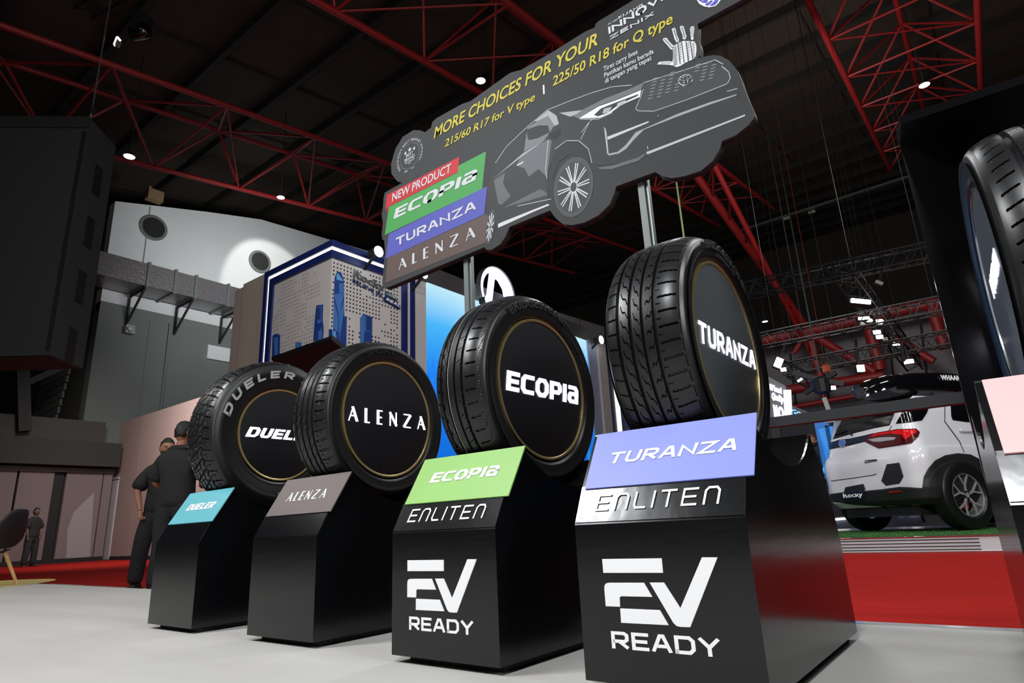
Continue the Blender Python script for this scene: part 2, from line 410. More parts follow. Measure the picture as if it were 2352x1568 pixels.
W_ALENZA = lambda sp=.55: strokes('123451', .86, .17, sp)
W_TUR = strokes('TUrANZA', .92, .19, .15, .20)
W_ECO = strokes('ECOPIa', .74, .215, .09, .10)
W_DUE = strokes('DUELEr', .70, .215, .10, .26)
W_POT = strokes('POTENZA', .72, .22, .12, .0)
PED = [((-2.2932, .0261), -.482), ((-1.4891, .0358), .09), ((-.664, .0112), -.204), ((0, 0), .595)]
pedestal(PED[0][0], math.radians(PED[0][1]), 'black pedestal carrying a teal card, leftmost of the front row', (92, 172, 184), 'teal card reading in white slanted capitals', 'TEAL', (W_DUE, .20, .80, .40, .60), False)
pedestal(PED[1][0], math.radians(PED[1][1]), 'black pedestal carrying a brown card with thin white capitals', (92, 80, 80), 'greyish brown card with thin white capitals', 'BROWN', (W_ALENZA(.4), .20, .80, .36, .60), False)
pedestal(PED[2][0], math.radians(PED[2][1]), 'black pedestal with a light green card above a white EV mark', (134, 184, 92), 'light green card with bold white lettering', 'GREEN', (W_ECO, .17, .83, .42, .64), True)
pedestal(PED[3][0], math.radians(PED[3][1]), 'largest black pedestal in front with a violet blue card above its white EV mark', (128, 138, 222), 'violet blue card with white italic capitals', 'VIOLET', (W_TUR, .12, .90, .40, .60), True)
p5 = pedestal((.836, .0), math.radians(3.6), 'black pedestal with pink card and tall back wall, cut by the right frame edge', (255, 188, 188), 'bright pink card', 'PINK', (W_POT, .2, .8, .38, .62), False)  # overexposed red card; the glare is put into its pale colour
# tall back wall and hood belong to the fifth pedestal
MB().box((0, .831, 0), (.80, .870, 1.50)).build('back_wall', M_gloss2, p5)
hd = MB(); hd.prism([(-.002, .345, 1.262), (-.002, .372, 1.298), (-.002, .90, 1.53), (-.002, .90, 1.49)], (-1, 0, 0), .82)
hd.build('hood', M_gloss2, p5)

# ---------------------------------------------------------------- tyres
def band(x, c, h): return (np.abs(x-c) < h)
def tread_mask(kind, x, s):
    """x in -1..1 across (disc side +), s in pitches; returns groove depth 0..1"""
    fr = s-np.floor(s); m_ = np.zeros(np.broadcast(x, s).shape)
    def put(cond, d): np.maximum(m_, np.where(cond, d, 0), out=m_)
    def slot(x0, x1, ph, slant, hw, d):
        g = s+ph+slant*(x-x0)/(x1-x0); g = g-np.floor(g); put((x > x0) & (x < x1) & (g < hw), d)
    if kind == 'touring':
        for c in (-.60, -.25, .08, .40): put(band(x, c, .042)+0*s > 0, 1)
        slot(.50, .93, 0, .12, .13, .65); slot(-.93, -.66, .3, -.1, .12, .55)
        for (a, b, ph) in ((-.50, -.30, 0), (-.14, .02, .3)):
            g = s+ph-1.0*(x-a)/(b-a)-.15*np.sin(2*PI*(x-a)/(b-a)); g = g-np.floor(g); put((x > a) & (x < b) & (g < .11), .5)
        g = s+.6+.5*(x-.18)/.16+.16*np.sin(2*PI*(x-.18)/.16); g = g-np.floor(g); put((x > .18) & (x < .34) & (g < .11), .5)
        put((x > .46) & (x < .56) & (((s+.5) % 1) < .06), .3); put(band(x, .97, .012) & (fr < .8), .5); put(band(x, -.97, .012) & (fr < .8), .5)
    elif kind == 'eco':
        for c, h in ((-.62, .036), (-.30, .05), (.02, .042), (.34, .045)): put(band(x, c, h)+0*s > 0, 1)
        slot(.50, .84, 0, .06, .12, .7); slot(-.95, -.70, .4, -.05, .10, .55)
        slot(-.56, -.36, 0, -.8, .06, .35); slot(.09, .28, .2, .2, .05, .3); slot(.28, .36, .1, .2, .22, .8); slot(.90, .99, .1, 1, .1, .35)
        slot(-.56, -.52, .1, .2, .25, .6)
    elif kind == 'suv':
        for c in (-.55, -.18, .15, .45): put(band(x, c, .044)+0*s > 0, 1)
        slot(.53, .99, 0, .08, .15, .7); slot(-.98, -.62, .4, -.06, .15, .6); slot(.60, .72, .5, 0, .06, .3); slot(.78, .80, .1, 0, .5, .45)
        slot(-.48, -.24, 0, .8, .05, .3); slot(-.12, .09, 0, .8, .05, .3); slot(.21, .39, .3, .6, .07, .4)
    elif kind == 'terrain':
        tri = np.abs(fr-.5)*4-1; tri2 = np.abs(((s*1+.25) % 1)-.5)*4-1
        for c, h, t in ((-.52, .055, tri), (-.17, .04, tri2), (.17, .04, tri), (.52, .055, tri2)): put(np.abs(x-c-.05*t) < h, 1)
        g = (s+.25*np.sin(3*x)) % 1; put((np.abs(x) > .52) & (g < .16), 1); put((np.abs(x) < .52) & ((((s*1+.9*x) % 1) < .14)), .9)
        g = (s*1+.55-.5*np.sign(x)*x) % 1; put((np.abs(x) < .5) & (g < .08), .6); put((np.abs(x) > .58) & (np.abs(x) < .9) & (((s+.5+.3*x) % 1) < .06), .4)
        put((np.abs(x) > .78) & (np.abs(x) < .80) & (fr > .3), .6)
    else:       # 'sport'
        for c, h in ((.46, .055), (.10, .055), (-.30, .055), (-.62, .03)): put(band(x, c, h)+0*s > 0, 1)
        slot(.60, .90, 0, .28, .12, .8); slot(.17, .38, .2, .4, .10, .5); slot(-.92, -.70, .2, -.3, .1, .6); slot(-.22, .02, .2, .3, .07, .4)
    return m_
def tyre(loc, rz, R, w, r, kind, pitch, label, flip=False, disc_mat=None, ring_mat=None, nt=1200, nx=96, group='tyres standing in the pedestal cradles'):
    """loc: centre of the wheel"""
    root = empty('tyre', (loc[0], loc[1], loc[2]-R), rz, label, 'tyre', group)
    if flip: root.rotation_euler.z = rz+PI
    wt = w*.86; h2 = w/2
    xs = np.linspace(-1, 1, nx); th = np.linspace(0, 2*PI, nt, endpoint=False)
    X, T = np.meshgrid(xs, th)
    mk = tread_mask(kind, X, T/(2*PI)*pitch)
    crown = R-.0035-.016*np.abs(X)**4.2-.004*X**2+.004
    rad = crown-mk*.0100*(1-np.clip((np.abs(X)-.9)*8, 0, .6))
    rad[:, 0] = crown[:, 0]; rad[:, -1] = crown[:, -1]
    V = np.stack([X*wt/2, rad*np.cos(T), rad*np.sin(T)+R], -1).reshape(-1, 3)
    i = np.arange(nt)[:, None]; j = np.arange(nx-1)[None]; i2 = (i+1) % nt
    F = np.stack([(i*nx+j), (i2*nx+j), (i2*nx+j+1), (i*nx+j+1)], -1).reshape(-1, 4)[:, ::-1]
    me = bpy.data.meshes.new('tread'); me.vertices.add(len(V)); me.vertices.foreach_set('co', V.astype(np.float32).ravel())
    me.loops.add(F.size); me.loops.foreach_set('vertex_index', F.astype(np.int32).ravel())
    me.polygons.add(len(F)); me.polygons.foreach_set('loop_start', np.arange(0, F.size, 4, dtype=np.int32)); me.update(calc_edges=True); me.validate()
    link('tread', me, M_rubber, root, 28)
    # sidewalls, bead to shoulder, both sides closed inside
    rc = R-.0035-.016+.0000-.0005
    S = [(wt/2, rc+.0005), (wt/2+.006, rc-.006), (wt/2+.010, rc-.012), (wt/2+.0095, rc-.016), (h2-.001, rc-.03), (h2, (R+r)/2+.006), (h2-.001, (R+r)/2-.004), (h2-.004, (R+r)/2-.012), (h2-.0035, r+.030), (h2-.007, r+.022),
         (h2-.006, r+.016), (h2-.0085, r+.012), (h2-.0125, r+.006), (h2-.02, r+.002), (h2-.03, r-.002)]
    sw = [(x, q) for x, q in S]+[(-x, q) for x, q in reversed(S)]
    prof = [(wt/2-.001, rc-.004)]+sw[:]
    a = MB().lathe([(x, q) for x, q in S], 160, 'x', (0, 0, R)); a.lathe([(-x, q) for x, q in S], 160, 'x', (0, 0, R)); a.lathe([(-h2+.03, r-.002), (h2-.03, r-.002)], 96, 'x', (0, 0, R))
    side = a.build('sidewall', M_rubber_s, root, 50)
    q = h2-.010
    MB().lathe([(q-.012, r-.011), (q-.001, r-.0105), (q, r-.009), (q, r-.001), (q-.012, r)], 128, 'x', (0, 0, R)).build('rim_ring', ring_mat or M_gold, root, 40)
    MB().disc((q-.004, 0, R), (1, 0, 0), r-.0105, 96, .004).build('hub_disc', disc_mat or M_disc, root)
    MB().disc((-h2+.03, 0, R), (-1, 0, 0), r-.0025, 64, .004).build('back_plate', M_shadow, root)
    return root, q-.004, side
def arc_text(name, s, R, rad, a0, a1, hgt, xo, material, parent, h=.0012, font=None, flipdir=False):
    """text round the sidewall, angles in degrees measured from the front (+Y is back), 90 = top"""
    d = font or text2d(s, .01)
    def fn(x, y, z):
        a = math.radians(a0+(a1-a0)*x); q = rad+y*hgt
        return (xo+z, -q*math.cos(a), R+q*math.sin(a))
    return letters_map(name, d, fn, h, material, parent)
def disc_text(data, R, x, span, cap, material, parent, z=0, sh=0):
    o = letters('lit_lettering', data, (x, -span+sh, R-cap/2+z), (x, span+sh, R-cap/2+z), (x, -span+sh, R+cap/2+z), (1, 0, 0), .0012, material, parent)
    tag(o, 'glowing white lettering'); return o
def place(i, uc, vc, z):
    (x, y), a = PED[i]; a = math.radians(a)
    return (x+uc*math.cos(a)-vc*math.sin(a), y+uc*math.sin(a)+vc*math.cos(a), z)
def kid(root, name): return [c for c in root.children if c.name.split('.')[0] == name][0]
# all-terrain tyre
t, q, sd = tyre(place(0, .203, .409, .830), math.radians(-.5), .380, .242, .228, 'terrain', 46, 'chunky tyre with white letters on its sidewall, leftmost of the row', nt=1100, nx=88)
disc_text(W_DUE, .380, q, .188, .048, M_glow, kid(t, 'hub_disc'))
arc_text('raised_lettering', 'D', .380, .283, 12, 98, .038, .1208, M_wtyre, sd, font=strokes('DUELEr', 1.15, .26, .55, .2))
arc_text('raised_lettering', 'ALL-TERRAIN', .380, .287, 108, 170, .026, .1208, M_wtyre, sd, font=strokes('ALL-TERRAIN', .8, .22, .3, .2))
arc_text('raised_lettering', 'D', .380, .283, -88, -150, .034, .1208, M_wtyre, sd, font=strokes('DUELEr', 1.15, .12, .55, .2))
# the three street tyres and the sport tyre
t, q, sd = tyre(place(1, .203, .403, .800), math.radians(1.2), .345, .232, .246, 'suv', 56, 'road tyre behind the brown card, with thin spaced glowing capitals on its disc', nt=1200, nx=90)
disc_text(W_ALENZA(.6), .345, q, .215, .060, M_glow, kid(t, 'hub_disc'))
arc_text('raised_lettering', 'SPORT', .345, .278, 60, 95, .022, .1158, M_rubber_s, sd)
t, q, sd = tyre(place(2, .210, .406, .787), math.radians(-1.0), .341, .222, .245, 'eco', 50, 'road tyre behind the green card, with bold glowing lettering on a black disc', nt=1440, nx=110)
disc_text(W_ECO, .341, q, .205, .066, M_glow, kid(t, 'hub_disc'))
arc_text('raised_lettering', 'BRIDGESTONE', .341, .283, 52, 118, .026, .1102, M_emb, sd, .002)
arc_text('raised_lettering', '215/60R17 96H', .341, .266, 128, 152, .012, .1095, M_emb, sd, .0016)
mb = MB()
for k in range(180):
    a0, a1 = 2*PI*k/180, 2*PI*(k+.93)/180; ro = .3405; xx = (-.139)*.222*.86/1
    P = [(xx+dx, ro*math.cos(a), ro*math.sin(a)+.341) for a in (a0, a1) for dx in (-.0008, .0008)]
    mb.add(P, [(0, 1, 3, 2)])
o = mb.build('chalk_line', mat('chalk_line', (190, 190, 185), .7), t); tag(o, 'thin white line round the tread', kind='stuff')
t, q, sd = tyre(place(3, .196, .392, .790), math.radians(.4), .336, .238, .251, 'touring', 52, 'largest tyre, behind the violet blue card, with italic glowing capitals on a grey disc', disc_mat=M_disc_g, nt=1600, nx=140)
disc_text(strokes('TUrANZA', .84, .17, .20, .20), .336, q, .222, .060, M_glow, kid(t, 'hub_disc'), .002)
arc_text('raised_lettering', 'BRIDGESTONE', .336, .285, 68, 132, .024, .1180, mat('raised_rubber', (44, 44, 47), .35), sd, .0018)
arc_text('raised_lettering', '225/50R18 95V', .336, .268, 84, 116, .011, .1170, mat('raised_rubber', (44, 44, 47), .35), sd, .0012)
a5 = math.radians(3.6); c5 = (.836+.203*math.cos(a5)-.405*math.sin(a5), .203*math.sin(a5)+.405*math.cos(a5), .795)
t, q, sd = tyre(c5, a5, .341, .235, .251, 'sport', 58, 'tyre under the black hood, cut by the right frame edge', flip=True, disc_mat=M_disc_g, ring_mat=M_steel, nt=1400, nx=110)
disc_text(W_POT, .341, q, .13, .046, M_glow, kid(t, 'hub_disc'), .04)

# ---------------------------------------------------------------- the big printed board on two posts
VB = .95
bd = empty('display_board', tuple(hit(1290, 500, 1, VB)*1.0), 0, 'large dark grey cut-out board on two posts, printed with yellow text and a car', 'board')
BL = Vector(bd.location); BL.z = -.02; bd.location = BL
za = Zm(1100, 100, 3.136); zb = Zm(870, 250, 3.733); zc = Zm(1360, 0, 6.532); zd = Zm(860, 0, 2.306)
def bp(p, lift=0):
    h = hit(p[0], p[1], 1, VB); h.y -= lift; return h-BL
out = [(878,652),(880,658),(885,661),(894,658.5),(1112,567.5),(1118,573.6),(1130,573),(1148.6,561),(1160,545),(1170,521),(1264,482.7),(1270,493),(1278.6,503),(1294.5,514.5),(1313.6,516.8),(1342,511),(1374,495),(1400,470),(1411,444),(1415,427.8),(1505,395),(1521,404.5),(1543,409),(1572,404.5),(1610,392),(1635.7,371),(1651.7,345.5),(1658.7,323.8),(1690,310.5),(1718.6,288),(1731,272),(1733,265.8),(1730.7,254.7),(1718.6,227.5),(1707.5,198.9),(1702.7,183),(1693,160.6),(1674,138),(1655,128),(1639,126.5),(1623,129),(1602.6,134.7),(1607,125.5),(1608.3,110),(1606.5,98),(1602,88.8),(1603,70.4),(1602.6,58),(1602,54.8),
 (1700,1.5),(1830,-75),(1842,-90),(1838,-112),(1800,-135),(1700,-120),(1620,-95),(1560,-66),(1455,0),(1374,49),(1367.6,55),(1366,63),(1345,72),(1276,115),(1267.6,120.5),(1198,160),(1172,167),(1081,232),(1061.6,238.5),(1003,271),(993,280),(990,293),(976,303.5),(964,299),(949,299),(925,314),(907.7,342.6),(898,377),(899,399),(912,416),(925,419),(884,442),(881,455),(879.5,477),(876.5,494),(879.5,512),(876.5,538),(878,548.6),(882.5,553),(884,575)]
mb = MB(); mb.prism([bp(p) for p in out], (0, -1, 0), .022)
pan = mb.build('panel', M_board, bd)
mb = MB(); C0 = bp((1320, 330))
mb.prism([(C0+(bp(p)-C0)*1.0)+Vector((0, .0225, -.004)) for p in out], (0, -1, 0), .012); mb.build('backing', M_edge, bd)
for (x, y) in ((1077, 600), (1478, 425)):
    p = hit(x, y, 1, VB+.06)
    o = MB().box((p.x-.017-BL.x, .035, 0), (p.x+.013-BL.x, .075, p.z+.35+.02)).build('post', M_pole, bd)
    MB().box((p.x+.016-BL.x, .045, 0), (p.x+.026-BL.x, .070, p.z+.42+.02)).build('post_strip', M_alu, o)
    MB().box((p.x-.16-BL.x, -.02, 0), (p.x+.16-BL.x, .14, .012)).build('foot_plate', M_pole, o)
NB = (0, -1, 0); LV = [0]
def bpoly(name, pts, rgb, z=zd, parent=None, rough=.55, lift=.001, label=None, m_=None):
    LV[0] += 1; l = lift+.00002*LV[0]
    o = MB().prism([bp(z(*p), l) for p in pts], NB, .0008).build(name, m_ or mat('print_%d_%d_%d' % rgb, rgb, rough, spec=.2), parent or pan)
    return o
def bline(pts, w, z, mb, lift=.0016):
    P = [bp(z(*p)) for p in pts]
    for a, b in zip(P[:-1], P[1:]):
        d = Vector((b.x-a.x, 0, b.z-a.z)); L = d.length
        if L < 1e-5: continue
        d /= L; n = Vector((-d.z, 0, d.x))*w/2; a2 = a-d*w*.3; b2 = b+d*w*.3
        Y = Vector((0, -lift, 0))
        mb.add([a2-n+Y, b2-n+Y, b2+n+Y, a2+n+Y], [(0, 1, 2, 3)])
def btext(s, b0, b1, t0, material, z=zd, bold=.01, data=None, name='lettering', shear=0, parent=None):
    return letters(name, data or text2d(s, bold, shear), bp(z(*b0)), bp(z(*b1)), bp(z(*t0)), NB, .0008, material, parent or pan, .0022)
M_yel = mat('print_yellow', (176, 163, 66), .6, spec=.2); M_pw = mat('print_white', (186, 186, 191), .6, spec=.2); M_pg = mat('print_grey_text', (150, 150, 152), .5)
btext('MORE CHOICES FOR YOUR', (316, 735), (1185, 236), (322, 678), M_yel, bold=.018, shear=.1)
btext('215/60 R17 for V type', (374, 780), (850, 532), (381, 740), M_yel, bold=.016)
btext('225/50 R18 for Q type', (946, 458), (1580, 122), (950, 408), M_yel, bold=.016)
bpoly('divider', [(892,452),(900,449),(902,497),(895,501)], (215, 215, 215))
btext('Tires carry lives', (1216, 381), (1396, 286), (1214, 356), M_pw, bold=.008)
btext('Pastikan kamu berada', (1220, 413), (1481, 283), (1218, 389), M_pw, bold=.008)
btext('di tangan yang tepat', (1224, 443), (1470, 318), (1222, 419), M_pw, bold=.008)
btext('ALL NEW', (240, 385), (390, 305), (245, 357), M_pw, zc, bold=0)
btext('', (405, 290), (768, 95), (398, 252), M_pw, zc, data=strokes('KIJANG', .95, .2, .22))
btext('', (255, 518), (1210, -72), (243, 415), M_pw, zc, data=strokes('INNOVA', 1.15, .24, .14))
btext('', (275, 605), (935, 230), (270, 548), M_pw, zc, data=strokes('ZENIX', 1.5, .24, .35))
# award badge
def ring(cx, cy, rx, ry, rot, w, z, mb, a0=0, a1=360, n=40):
    pts = []
    for i in range(n+1):
        a = math.radians(a0+(a1-a0)*i/n); u, v = rx*math.cos(a), ry*math.sin(a)
        pts.append((cx+u*math.cos(rot)-v*math.sin(rot), cy+u*math.sin(rot)+v*math.cos(rot)))
    bline(pts, w, z, mb)
cb = bp(zb(268, 405)); e1 = (bp(zb(390, 300))-bp(zb(150, 440))); 
UX = Vector((1, 0, 0)); UZ = Vector((0, 0, 1)); br = .118
def badge(x, y, z=.0): return Vector((cb.x+x, cb.y-.0022-z, cb.z+y))
def arcb(s, rad, a0, a1, h):
    d = text2d(s, .004)
    def fn(x, y, z):
        a = math.radians(a0+(a1-a0)*x); q = rad+y*h
        return badge(q*math.cos(a), q*math.sin(a), max(z, 0))
    letters_map('lettering', d, fn, .0006, M_pg, pan)
arcb('INDONESIA BEST BRAND AWARD', .098, 218, -38, .017)
mb = MB(); ring_pts = [badge(.085*math.cos(a), .085*math.sin(a)) for a in np.linspace(0, 2*PI, 49)]
for a, b in zip(ring_pts[:-1], ring_pts[1:]):
    c_ = Vector((cb.x, a.y, cb.z)); mb.add([a, b, c_+(b-c_)*.975, c_+(a-c_)*.975], [(0, 1, 2, 3)])
mb.build('badge_ring', mat('print_badge', (112, 112, 114), .5), pan)
mb = MB()
for sx, sy, sr in ((-.038, .035, .014), (0, .044, .018), (.038, .035, .014)):
    st = [badge(sx+(sr if k % 2 == 0 else sr*.42)*math.sin(k*PI/5), sy+(sr if k % 2 == 0 else sr*.42)*math.cos(k*PI/5), .0004) for k in range(10)]
    mb.prism(st, NB, .0008)
o = mb.build('star', M_pw, pan); tag(o, 'three white stars on the badge', kind='stuff')
for s, w_, y, h in (('BEST', .048, .002, .020), ('BRAND', .068, -.026, .022), ('PLATINUM', .060, -.042, .011), ('2023', .018, -.054, .007)):
    letters('lettering', text2d(s, .005), badge(-w_/1.55, y, 0), badge(w_/1.55, y, 0), badge(-w_/1.55, y+h, 0), NB, .0006, M_pw, pan)
letters('lettering', text2d('SWA', .02), badge(-.045, -.098), badge(-.018, -.098), badge(-.045, -.088), NB, .0006, M_pw, pan)
letters('lettering', text2d('MARS', .0), badge(.012, -.098), badge(.042, -.098), badge(.012, -.088), NB, .0006, M_pg, pan)
# colour bars
R_ = bpoly('red_bar', [(70,738),(690,410),(682,540),(58,852)], (170, 38, 44), zb)
bpoly('red_bar_fold', [(58,852),(88,838),(76,892)], (140, 26, 32), zb)
G_ = bpoly('green_bar', [(88,840),(678,545),(684,487),(921,364),(887,686),(52,1082)], (64, 138, 72), zb)
B_ = bpoly('blue_bar', [(88,1072),(930,664),(905,905),(60,1285)], (76, 79, 158), zb)
N_ = bpoly('brown_bar', [(78,1278),(943,893),(918,1145),(58,1492)], (84, 70, 66), zb)
btext('NEW PRODUCT', (116, 795), (622, 540), (120, 728), M_pw, zb, bold=.012, shear=.06)
btext('', (128, 948), (832, 610), (135, 862), M_pw, zb, data=strokes('ECOPIa', .74, .215, .09, .10))
btext('', (150, 1180), (835, 860), (133, 1118), M_pw, zb, data=strokes('TUrANZA', .92, .19, .15, .20))
btext('', (170, 1385), (828, 1100), (172, 1295), M_pw, zb, data=W_ALENZA(.6))
# printed car
bpoly('car_print', [(92,945),(118,865),(200,742),(350,600),(490,482),(640,420),(800,360),(960,312),(1100,298),(1200,272),(1480,190),(1660,120),(1740,150),(1805,200),(1818,262),(1872,345),(1860,400),(1925,470),(1920,520),(1215,800),(1150,850),(860,880),(820,860),(800,780),(770,730),(700,700),(600,730),(540,800),(500,930),(500,1150),(140,1310),(60,1240),(62,1050)], (46, 47, 49), za)
cp_ = [c for c in pan.children if c.name.startswith('car_print')][0]
def cpoly(pts, rgb, name='car_print_area'):
    k = .72 if max(rgb) < 100 else .84 if max(rgb) < 135 else 1.0
    return bpoly(name, pts, tuple(int(v*k) for v in rgb), za, cp_)
cpoly([(495,480),(640,425),(800,362),(960,312),(1100,302),(900,400),(760,478),(660,528),(580,500)], (66, 68, 71))
cpoly([(580,500),(760,478),(700,510),(660,528)], (150, 151, 155))
cpoly([(400,560),(500,480),(560,520),(577,580),(545,595),(500,520),(420,560)], (148, 149, 153))
cpoly([(350,605),(420,560),(500,520),(545,590),(470,700),(325,780)], (128, 129, 133))
cpoly([(118,900),(205,745),(345,605),(320,785),(240,850),(120,960)], (60, 62, 65))
cpoly([(345,620),(430,590),(500,590),(510,640),(430,680),(360,698),(350,670)], (56, 58, 60))
cpoly([(500,650),(590,610),(590,660),(550,696),(510,680)], (40, 41, 43))
cpoly([(680,525),(760,470),(900,400),(1080,330),(1190,280),(1170,330),(1000,400),(860,450),(720,540)], (118, 119, 124))
cpoly([(1190,282),(1260,262),(1480,190),(1660,130),(1780,170),(1808,240),(1790,290),(1500,400),(1260,484),(1150,480),(1140,450),(1170,370)], (80, 82, 85))
cpoly([(720,540),(860,455),(1000,405),(1170,335),(1160,385),(1030,440),(950,500),(870,535)], (205, 205, 209), 'headlight_print')
cpoly([(830,515),(880,468),(1000,420),(1150,365),(1145,378),(1010,440),(930,500),(860,525)], (62, 64, 67))
cpoly([(900,470),(960,455),(935,498),(890,505)], (150, 151, 155)); cpoly([(1000,430),(1060,405),(1040,440),(990,462)], (160, 161, 165))
cpoly([(925,672),(1225,558),(1222,570),(930,694)], (176, 177, 180)); cpoly([(902,600),(912,612),(920,640),(935,800),(925,795)], (160, 161, 165))
cpoly([(930,795),(1000,780),(1060,730),(1130,640),(1430,508),(1660,425),(1860,365),(1850,376),(1665,440),(1435,525),(1190,620),(1120,690),(1060,760),(1010,792),(935,808)], (142, 143, 147))
cpoly([(930,620),(1220,510),(1225,556),(925,670)], (64, 66, 69))
cpoly([(1205,782),(1240,770),(1920,510),(1915,525),(1215,800)], (165, 166, 170))
cpoly([(850,895),(960,880),(1150,820),(1200,790),(1200,800),(1150,845),(960,905),(880,905)], (105, 107, 111))
cpoly([(520,850),(560,760),(640,700),(720,700),(790,770),(800,850),(780,870),(720,810),(650,800),(580,850),(530,980)], (50, 52, 55))
cpoly([(310,800),(500,690),(525,700),(490,960),(430,905),(360,960),(330,900),(270,880)], (112, 113, 118))
cpoly([(270,875),(325,845),(315,865),(280,880)], (170, 171, 175), 'door_handle_print')
cpoly([(110,985),(190,930),(175,1010),(230,1100),(160,1165),(140,1150),(120,1050)], (105, 106, 111))
cpoly([(100,980),(320,790),(470,700),(330,800),(200,900)], (150, 151, 155))
cpoly([(180,1180),(440,1050),(470,1060),(500,1090),(300,1150),(150,1190)], (102, 103, 107))
cpoly([(138,1300),(170,1285),(500,1155),(510,1165),(400,1210),(140,1328)], (190, 190, 194), 'running_board_print')
def ell(cx, cy, rx, ry, rot, n=36, a0=0, a1=360): return [(cx+rx*math.cos(a)*math.cos(rot)-ry*math.sin(a)*math.sin(rot), cy+rx*math.cos(a)*math.sin(rot)+ry*math.sin(a)*math.cos(rot)) for a in np.radians(np.linspace(a0, a1, n, endpoint=(a1-a0 != 360)))]
def wheelp(cx, cy, rx, ry, rot, k):
    w = bpoly('wheel_print', ell(cx, cy, rx*1.18, ry*1.18, rot), (66, 68, 70), za, cp_)
    bpoly('rim_print', ell(cx, cy, rx, ry, rot), (52, 53, 56), za, cp_)
    mb = MB(); ring(cx, cy, rx*.96, ry*.96, rot, .010 if k > 1 else .006, za, mb)
    for i in range(10):
        a = 2*PI*i/10+.25
        for da in (-.07, .07):
            p = [(cx+q*rx*math.cos(a+da*s)*math.cos(rot)-q*ry*math.sin(a+da*s)*math.sin(rot), cy+q*rx*math.cos(a+da*s)*math.sin(rot)+q*ry*math.sin(a+da*s)*math.cos(rot)) for q, s in ((.2, 2.2), (.93, 1))]
            bline(p, .0062 if k > 1 else .004, za, mb, .0030)
    ring(cx, cy, rx*.14, ry*.14, rot, .012 if k > 1 else .005, za, mb)
    o = mb.build('spoke_print', M_pw, cp_); tag(o, kind='stuff')
wheelp(684, 1035, 118, 186, .18, 2); wheelp(84, 1322, 26, 108, .14, 1)
mb = MB()
for l in ([(490,480),(640,420),(800,360),(960,312),(1100,300)], [(350,600),(420,540),(490,482)], [(120,860),(200,742),(350,600)], [(1190,282),(1480,192),(1700,120)], [(1185,330),(1160,400),(1130,470),(1150,486),(1260,488),(1500,405),(1790,290),(1812,250),(1800,205),(1750,165)],
          [(740,640),(800,560),(830,540)], [(800,560),(775,610),(735,690)], [(500,700),(482,900),(490,970)], [(550,760),(630,700),(720,700),(790,760),(815,860)], [(1290,520),(1295,520)], [(280,1170),(520,1120)], [(730,545),(860,545),(960,500)],
          [(1700,118),(1760,150)], [(1790,345),(1860,325)], [(1215,740),(1218,760)]): bline(l, .0035, za, mb)
for i in range(7):
    for j in range(9):
        x = 1220+j*62+i*6; y = 400-j*22-i*24+ (j % 2)*9
        if x+y*.0 < 1700 and not (1420 < x < 1550 and y < 310) and 140 < y < 420: bline([(x, y), (x+30, y-9)], .0022, za, mb)
o = mb.build('line_print', mat('print_line', (150, 151, 155), .5), cp_); tag(o, kind='stuff')
mb = MB(); ring(1491, 266, 50, 36, -.25, .0055, za, mb); ring(1491, 264, 16, 32, -.1, .004, za, mb); ring(1491, 253, 36, 14, -.3, .004, za, mb)
for i_, v_ in enumerate(mb.v): mb.v[i_] = (v_[0], v_[1]-.0022-(i_ % 997)*0, v_[2])
mb.build('car_emblem_print', M_pw, cp_)
# tread-patterned hand and the corner emblem
palm = [(1200,700),(1250,680),(1300,640),(1380,615),(1440,620),(1540,625),(1565,680),(1568,760),(1555,850),(1520,890),(1400,945),(1330,990),(1270,1010),(1225,990),(1205,940),(1215,880),(1215,800)]
hn = bpoly('hand_print', palm, (200, 200, 204), zc)
for f_ in ([(1062,590),(1085,570),(1120,572),(1160,625),(1225,690),(1200,745),(1185,745),(1130,680),(1075,620)], [(1198,440),(1225,418),(1252,430),(1275,520),(1308,600),(1300,625),(1270,640),(1240,590),(1215,500)], [(1318,405),(1345,385),(1375,400),(1400,490),(1420,550),(1400,595),(1365,590),(1360,530),(1335,470)], [(1470,430),(1490,400),(1530,398),(1535,440),(1525,540),(1520,600),(1490,600),(1480,540)], [(978,970),(1010,930),(1080,922),(1180,920),(1215,940),(1215,985),(1150,975),(1050,970)]):
    bpoly('finger_print', f_, (200, 200, 204), zc, hn)
mb = MB()
for i in range(13): bline([(1205+2*i, 720+22*i), (1270+i, 700+22*i)], .0022, zc, mb, .0034)
for x0 in (1285, 1345, 1410, 1475): bline([(x0, 640+(x0-1285)*-.1), (x0+40, 960-(x0-1285)*.3)], .004, zc, mb, .0034)
for x0 in (1295, 1420, 1500):
    for i in range(8): bline([(x0+4*i*.4, 670+34*i), (x0+42, 640+34*i)], .002, zc, mb, .0034)
for (a, b) in (((1085,585),(1200,720)), ((1225,430),(1285,620)), ((1345,395),(1390,580))): bline([a, b], .002, zc, mb, .0034)
for i in range(7):
    bline([(1480, 420+22*i), (1528, 415+22*i)], .0015, zc, mb, .0034); bline([(1085+18*i, 610+18*i), (1115+18*i, 590+18*i)], .0015, zc, mb, .0034); bline([(1215+9*i, 470+22*i), (1250+9*i, 455+22*i)], .0015, zc, mb, .0034); bline([(1040+22*i, 965), (1046+22*i, 930)], .0015, zc, mb, .0034); bline([(1335+9*i, 430+22*i), (1372+7*i, 420+22*i)], .0015, zc, mb, .0034)
o = mb.build('tread_line_print', mat('print_dark_line', (62, 63, 66), .5), hn); tag(o, kind='stuff')
lg = bpoly('corner_emblem', [(1575,5),(1610,60),(1680,98),(1760,112),(1850,95),(1890,60),(1930,5),(2010,-120),(1900,-260),(1650,-250),(1540,-120)], (212, 212, 216), zc)
